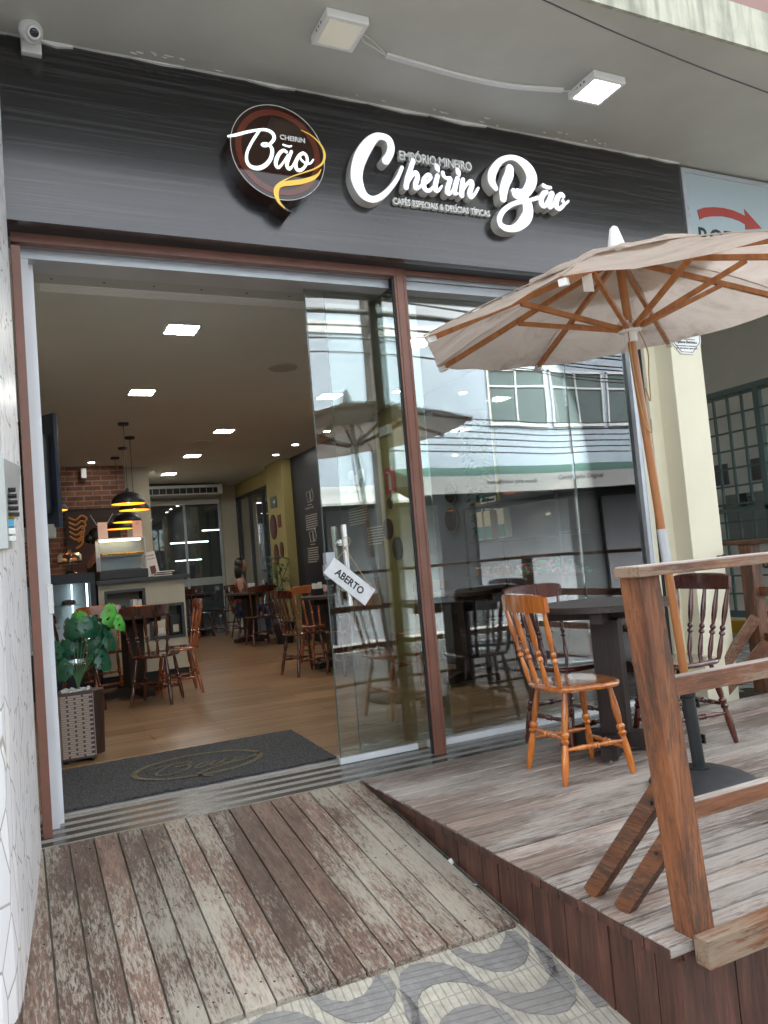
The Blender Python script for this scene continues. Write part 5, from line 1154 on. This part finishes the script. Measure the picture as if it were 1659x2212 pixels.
for (tx,ty,tz),mt,L,dr,_ in tips:
    mb=MB(); mb.tube(catmull([(0,0,0),(tx*.12,ty*.12,.1),(tx*.6,ty*.6,tz*.65),(tx,ty,tz)],4),[.004]*0 or .0028); st_=mb.build('stem','stem',mp)
    # monstera blade: heart outline with lobes and holes
    mb=MB(); b=mb.bm; d=Vector(dr).normalized(); d=Vector((d.x*.8,-.3,-.72)).normalized(); L*=.98; s=d.cross(Vector((0,0,1))).normalized(); u=s.cross(d).normalized()
    def P(px,py): 
        cup=-.9*px*px-.55*py*py*(1 if py>0 else .3)
        return Vector((tx,ty,tz))+s*(px*L)+d*(py*L)+u*(cup*L+.06*L*math.cos(py*9)*abs(px))
    out=[]
    for i in range(17):
        a=i/16*PI; rr=.62*(1-.12*math.cos(a*2)) ; x=math.sin(a)*rr*(1.05); y=-math.cos(a)*rr*1.0+.42
        if i==0: y+=.16
        if i in (5,8,11): x*=.88; y+=.01
        if i==16: y+=.12
        out.append((x,y))
    inn=[(x*.52,.42+(y-.42)*.55) for x,y in out]; hole={5,9}
    for sg in (-1,1):
        vo=[b.verts.new(P(sg*x,y)) for x,y in out]; vi=[b.verts.new(P(sg*x,y)) for x,y in inn]; vm=[b.verts.new(P(sg*.0,.42+(y-.42)*.6)) for x,y in inn]
        vh=[b.verts.new(P(sg*(x*.76),.42+(y-.42)*.78)) for x,y in out]
        for i in range(16):
            b.faces.new((vo[i],vo[i+1],vh[i+1],vh[i]))
            if i not in hole: b.faces.new((vh[i],vh[i+1],vi[i+1],vi[i]))
            b.faces.new((vi[i],vi[i+1],vm[i+1],vm[i]))
    lf=mb.build('leaf',mt,mp,smooth=True)
# ================================================================ SHELF AND SHOP GOODS BEHIND THE WINDOW
t=thing('display_shelf','black metal display shelf with jars and sweets behind the shop window','shelf')
mb=MB()
for y in (4.55,5.85):
    for x in (3.55,3.93): mb.box(x,x+.02,y,y+.02,0,1.5)
for z in (.5,.88,1.18,1.48): mb.box(3.55,3.95,4.55,5.87,z,z+.02)
mb.build('rack','dgrey',t)
random.seed(12)
for k in range(9):
    x=3.58+.06*(k%2); y=5.72-.075*k
    t=thing('jam_jar','small glass jar of preserve with pale lid on the shelf behind the window','jar',(x,y,.90),0,'preserve jars on the display shelf'); mb=MB(); mb.lathe([(0,.026),(.05,.027),(.06,.022)],14); mb.build('jar_body',['jar','pastry'][k%2],t,smooth=True); mb=MB(); mb.lathe([(.06,.025),(.075,.025)],14); mb.build('lid','coffee',t)
for k,y in enumerate((5.62,5.5,5.3)):
    t=thing('coffee_carton',['cream and teal coffee carton, left one of three on the shelf','cream and teal coffee carton, middle one of three on the shelf','cream and teal coffee carton, right one of three set slightly apart'][k],'coffee carton',(3.6,y,1.2),0,'coffee cartons on the display shelf'); mb=MB(); mb.box(-.035,.035,-.045,.045,0,.24,bev=.004); mb.build('carton','coffee',t); mb=MB(); mb.box(-.037,-.035,-.044,.044,.01,.11); mb.build('printed_band','teal',t)
mb=MB()
for k in range(260):
    r=random.random(); x=3.6+random.gauss(.12,.08); y=4.95+random.gauss(0,.2); z=.905+random.random()**1.5*.11*max(0,1-abs(y-4.95)/.5)
    mb.ball((min(max(x,3.57),3.92),y,z),.016,(1.5,.8,.7),5)
o=mb.build('wrapped_sweets',['candy1','candy3','candy2']); 
for i,p in enumerate(o.data.polygons): p.material_index=(i//20)%3
tag(o,'heap of wrapped sweets in pink, clear and green on the shelf','sweets',None,'stuff')
t=thing('hanging_ivy','trailing green ivy hanging above the display shelf','plant',(3.8,5.9,2.25)); mb=MB(); random.seed(14)
for k in range(170):
    z=-random.random()**1.0*1.0; a=random.uniform(0,2*PI); r=.13*(1+.6*z)+random.uniform(0,.05); leaf(mb,(r*.6*math.cos(a)-.03,r*math.sin(a),z),(math.cos(a),math.sin(a),-.5),(0,0,1),.05,.022,.2,3)
mb.build('trailing_foliage','green',t); mb=MB(); mb.lathe([(0,.09),(.1,.11)],16); mb.build('hanging_pot','brownboard',t)
for k,(y,z,r) in enumerate(((6.72,1.72,.12),(6.75,1.45,.13))):
    t=thing('round_mirror',['upper round mirror on the right wall behind the window','lower round mirror on the right wall behind the window'][k],'mirror',(0,0,0),0,'round mirrors'); mb=MB(); disc(mb,3.97,y,z,r,r*1.0,.02,32); mb.build('frame','dgrey',t); mb=MB(); disc(mb,3.949,y,z,r*.9,r*.9,.002,32); mb.build('mirror_face',plain('dark mirror',(.06,.08,.07),.03,1) if k==0 else MATS['dark mirror'],t)
t=thing('notice_card','small printed notice on the right wall behind the window','notice'); mb=MB(); mb.box(3.965,3.975,5.95,6.2,1.44,1.6); mb.build('card','paper',t); mb=MB(); mb.box(3.963,3.965,5.97,6.18,1.52,1.545); mb.build('red_line','red',t); mb=MB(); mb.box(3.963,3.965,5.97,6.18,1.56,1.58); mb.box(3.963,3.965,5.99,6.14,1.47,1.485); mb.build('black_line','ink',t)
# ================================================================ PEOPLE
def figure(name,label,loc,rz,joints,radii,edges,mat,group=None):
    t=thing(name,label,'person',loc,rz)
    return t
def skin(parent,name,verts,edges,rad,mat,sub=2):
    me=bpy.data.meshes.new(name); me.from_pydata([v for v in verts],edges,[]); o=bpy.data.objects.new('tmp',me); COL.objects.link(o)
    m=o.modifiers.new('s','SKIN'); 
    for i,r in enumerate(rad):
        rr=r if isinstance(r,tuple) else (r,r); me.skin_vertices[0].data[i].radius=rr
    me.skin_vertices[0].data[0].use_root=True
    o.modifiers.new('d','SUBSURF').levels=sub
    bpy.context.view_layer.update(); m2=bpy.data.meshes.new_from_object(o.evaluated_get(bpy.context.evaluated_depsgraph_get())); bpy.data.objects.remove(o)
    for p in m2.polygons: p.use_smooth=True
    m2.materials.clear(); m2.materials.append(M[mat]); m2.name=name
    r=bpy.data.objects.new(name,m2); COL.objects.link(r); r.parent=parent; return r
def head_at(mb,c,f=1.):  # face looks along +y local
    b=mb.bm; m=Matrix.Translation(c)@Matrix.Diagonal((.073*f,.09*f,.115*f,1)); r=bmesh.ops.create_uvsphere(b,u_segments=24,v_segments=18,radius=1,matrix=m)
    for v in r['verts']:
        p=v.co-Vector(c)
        if p.z<-.02*f: v.co.x-=p.x*min(.35,(-p.z-.02)*4); 
        if p.y>.02 and p.z<0: v.co.y+=.006
    b2=[((0,.092*f,-.012*f),.013,(.8,1.1,1.5)),((0,.088*f,-.055*f),.014,(1.5,.6,.5)),((.074*f,.0,-.01*f),.016,(.4,.8,1.3)),((-.074*f,.0,-.01*f),.016,(.4,.8,1.3)),((0,.075*f,-.09*f),.02,(1.2,.8,.8))]
    for o_,r_,s_ in b2: mb.ball(Vector(c)+Vector(o_),r_,s_,10)
def person(label,loc,rz,seated,top,legs,longhair):
    t=thing('person',label,'person',loc,rz)
    hz=.46 if seated else .93
    S_=Vector((0,0,hz)); 
    V=[(0,0,hz),(0,.0,hz+.2),(0,.02,hz+.38),(0,.025,hz+.48),(0,.03,hz+.56),(0,.04,hz+.62)]; Rr=[(.15,.12),(.13,.1),(.155,.11),(.11,.08),(.05,.05),(.048,.048)]; E=[(0,1),(1,2),(2,3),(3,4),(4,5)]
    def add(p,r,par): V.append(p); Rr.append(r); E.append((par,len(V)-1)); return len(V)-1
    for s in(-1,1):
        sh=add((s*.17,.02,hz+.46),.055,3)
        el=add((s*.21,.08,hz+.2) ,.042,sh); wr=add((s*.14,.3,hz+.26),.028,el); pm=add((s*.13,.37,hz+.265),(.036,.018),wr)
        for q,(dx,l) in enumerate(((-.027,.06),(-.01,.075),(.008,.078),(.026,.065))):
            k1=add((s*.13+dx,.37+l*.55,hz+.262),.0095,pm); add((s*.13+dx*1.1,.37+l,hz+.248),.008,k1)
        th=add((s*.13-s*.04,.375,hz+.27),.01,pm); add((s*.13-s*.055,.41,hz+.26),.009,th)
    upper=skin(t,'body',V,E,Rr,'skin')
    mb=MB(); head_at(mb,(0,.055,hz+.76)); mb.build('head','skin',t,smooth=True)
    mb=MB()
    for s in(-1,1): mb.ball((s*.03,.135,hz+.775),.0085,(1.3,.5,.7),8)
    mb.build('eyes','black',t)
    # clothing
    tv=[(0,0,hz+.0),(0,0,hz+.2),(0,.02,hz+.38),(0,.025,hz+.47),(.14,.02,hz+.455),(-.14,.02,hz+.455)]; tr=[(.16,.128),(.14,.11),(.165,.12),(.12,.085),.06,.06]; te=[(0,1),(1,2),(2,3),(3,4),(3,5)]
    if not seated or True:
        tv+=[(.205,.07,hz+.28),(-.205,.07,hz+.28)]; tr+=[.055,.055]; te+=[(4,6),(5,7)]
    skin(t,'shirt',tv,te,tr,top)
    if seated: lv=[(0,0,hz),(.09,.05,hz-.0),(.11,.42,hz+.02),(.11,.44,.08),(-.09,.05,hz),(-.11,.42,hz+.02),(-.11,.44,.08),(.11,.56,.04),(-.11,.56,.04)]
    else: lv=[(0,0,hz),(.09,.0,hz-.05),(.1,.02,.5),(.1,0,.08),(-.09,0,hz-.05),(-.1,.02,.5),(-.1,0,.08),(.1,.13,.04),(-.1,.13,.04)]
    skin(t,'trousers',lv,[(0,1),(1,2),(2,3),(0,4),(4,5),(5,6),(3,7),(6,8)],[(.16,.12),.085,.062,.045,.085,.062,.045,.035,.035],legs)
    mb=MB(); mb.ball((0,.035,hz+.785),.1,(.86,.98,1.1),18)
    if longhair: mb.ball((0,-.01,hz+.66),.1,(.95,.65,1.5),16); mb.ball((.06,.02,hz+.66),.05,(.6,.8,2.2),12); mb.ball((-.06,.02,hz+.66),.05,(.6,.8,2.2),12)
    else: mb.ball((0,-.05,hz+.76),.06,(1,1,1),12)
    # shave the face side
    for v in mb.bm.verts:
        if v.co.y>.095 and v.co.z<hz+.84: v.co.y=.085
    mb.build('hair','hair',t,smooth=True)
    return t
person('woman with long dark hair in a rust red top seated at the middle table',(3.42,13.05,0),R(-108),True,'redtop','jeans',True)
person('person in a black shirt with tied dark hair standing behind the counter, facing right',(.88,9.95,-.04),R(-78),False,'blackcloth','blackcloth',False)
# ================================================================ ACROSS THE STREET (seen reflected)
t=thing('opposite_building','long pale blue grey two-storey building across the street','building')
FY=-9.0
mb=MB(); mb.box(-14,34,FY-6,FY,2.9,6.9); mb.box(-14,34,FY-6,FY-.05,6.9,7.2); mb.build('upper_wall','bluewall',t)
mb=MB(); mb.box(-14,34,FY-6,FY-.25,-.8,2.9); mb.build('ground_floor',plain('dark shop fronts',(.04,.045,.05),.3),t)
mb=MB(); mb.box(-14,34,FY-.05,FY+.04,6.7,7.0); mb.build('cornice',plain('pale cornice',(.6,.62,.62)),t)
for k in range(3):
    x=11.6+k*2.0
    mb=MB()
    for q in range(2): mb.box(x+q*.9,x+.85+q*.9,FY-.02,FY+.02,4.5,5.9)
    w_=mb.build('window','wglass',t)
    mb=MB()
    for q in range(3): mb.box(x-.05+q*.9,x+q*.9,FY,FY+.06,4.45,5.95)
    mb.box(x-.05,x+1.8,FY,FY+.06,5.9,5.96); mb.box(x-.05,x+1.8,FY,FY+.07,4.4,4.48); mb.box(x-.05,x+1.8,FY,FY+.05,5.45,5.5); mb.build('window_frame',plain('pale frame',(.62,.66,.66)) if k==0 else MATS['pale frame'],w_)
mb=MB()
for k in range(9):
    x=-10+k*4.2; mb.box(x,x+3.0,FY-.24,FY-.15,-.8,2.4)
mb.build('shop_shutters',plain('pale shutters',(.2,.215,.235),.5,0,.5,.1,2),t)
t=thing('shop_awning','dark green shop awning with white banner across the street','awning')
mb=MB(); mb.polyz([(8.5,FY,0),(22,FY,0),(22,FY+1.1,-.35),(8.5,FY+1.1,-.35)],3.25,3.32); mb.build('canvas','pgreen',t)
mb=MB(); mb.box(8.5,22,FY+1.1,FY+1.12,2.55,2.97); mb.build('valance',plain('pale banner',(.24,.25,.25),.7),t)
def rtext(s_,x,z,w_,h_,m_='ink'): text('banner_lettering',s_,m_,t,w_,h_,Matrix.Translation((x,FY+1.125,z))@Matrix.Rotation(R(90),4,'X')@Matrix.Rotation(0,4,'Z')@Matrix.Diagonal((1,1,-1,1)),.002,.01)
rtext('(33) 3522-6677',16.3,2.72,1.7,.18); rtext('Certificado Digital',12.7,2.76,1.5,.14); rtext('benefícios pra você',10.6,2.72,1.4,.13)
t=thing('pale_awning','pale fabric awning across the street left of the green one','awning')
mb=MB(); mb.polyz([(-6,FY,0),(8.3,FY,0),(8.3,FY+1.3,-.5),(-6,FY+1.3,-.5)],2.9,2.96); mb.build('canvas','grey',t)
t=thing('utility_pole','grey concrete utility pole at the kerb behind the camera position','utility pole')
mb=MB(); mb.lathe([(-.9,.16),(9,.11)],20,Matrix.Translation((4.95,-2.05,0))); mb.build('pole','bark',t,smooth=True)
mb=MB(); mb.box(4.2,5.7,-2.15,-2.0,6.2,6.3); mb.build('cross_arm','bark',t)
random.seed(21); names=['topmost','second','third','fourth','fifth','sixth','seventh','eighth','ninth','lowest']
for k in range(10):
    z=5.6-k*.19; y=-1.9+random.uniform(-.1,.1); r=[.012,.02,.03,.012,.035,.01,.04,.014,.012,.01][k]
    mb=MB()
    for q in range(2 if r<.02 else 1): mb.tube(catmull([(-14,y,z+.3+q*.07),(-6,y,z-.05+q*.05),(0,y,z+.05),(4.95,y,z+.25),(10,y,z-.05-q*.06),(16,y,z+.12),(24,y,z+.3)],6),r)
    tag(mb.build('overhead_cable','wire'),'%s dark overhead cable strung along the kerb pole'%names[k],'overhead cable','overhead cables along the street')
for k in range(6):
    z=4.6-k*.16; mb=MB(); mb.tube(catmull([(-14,-7.6,z+.5),(0,-7.6,z+.15),(9,-7.7,z-.25),(16,-7.6,z-.35),(28,-7.6,z)],6),.018)
    tag(mb.build('overhead_cable','wire'),'%s of the six dark cables sagging before the opposite facade'%['topmost','second','third','fourth','fifth','lowest'][k],'overhead cable','cables before the opposite facade')
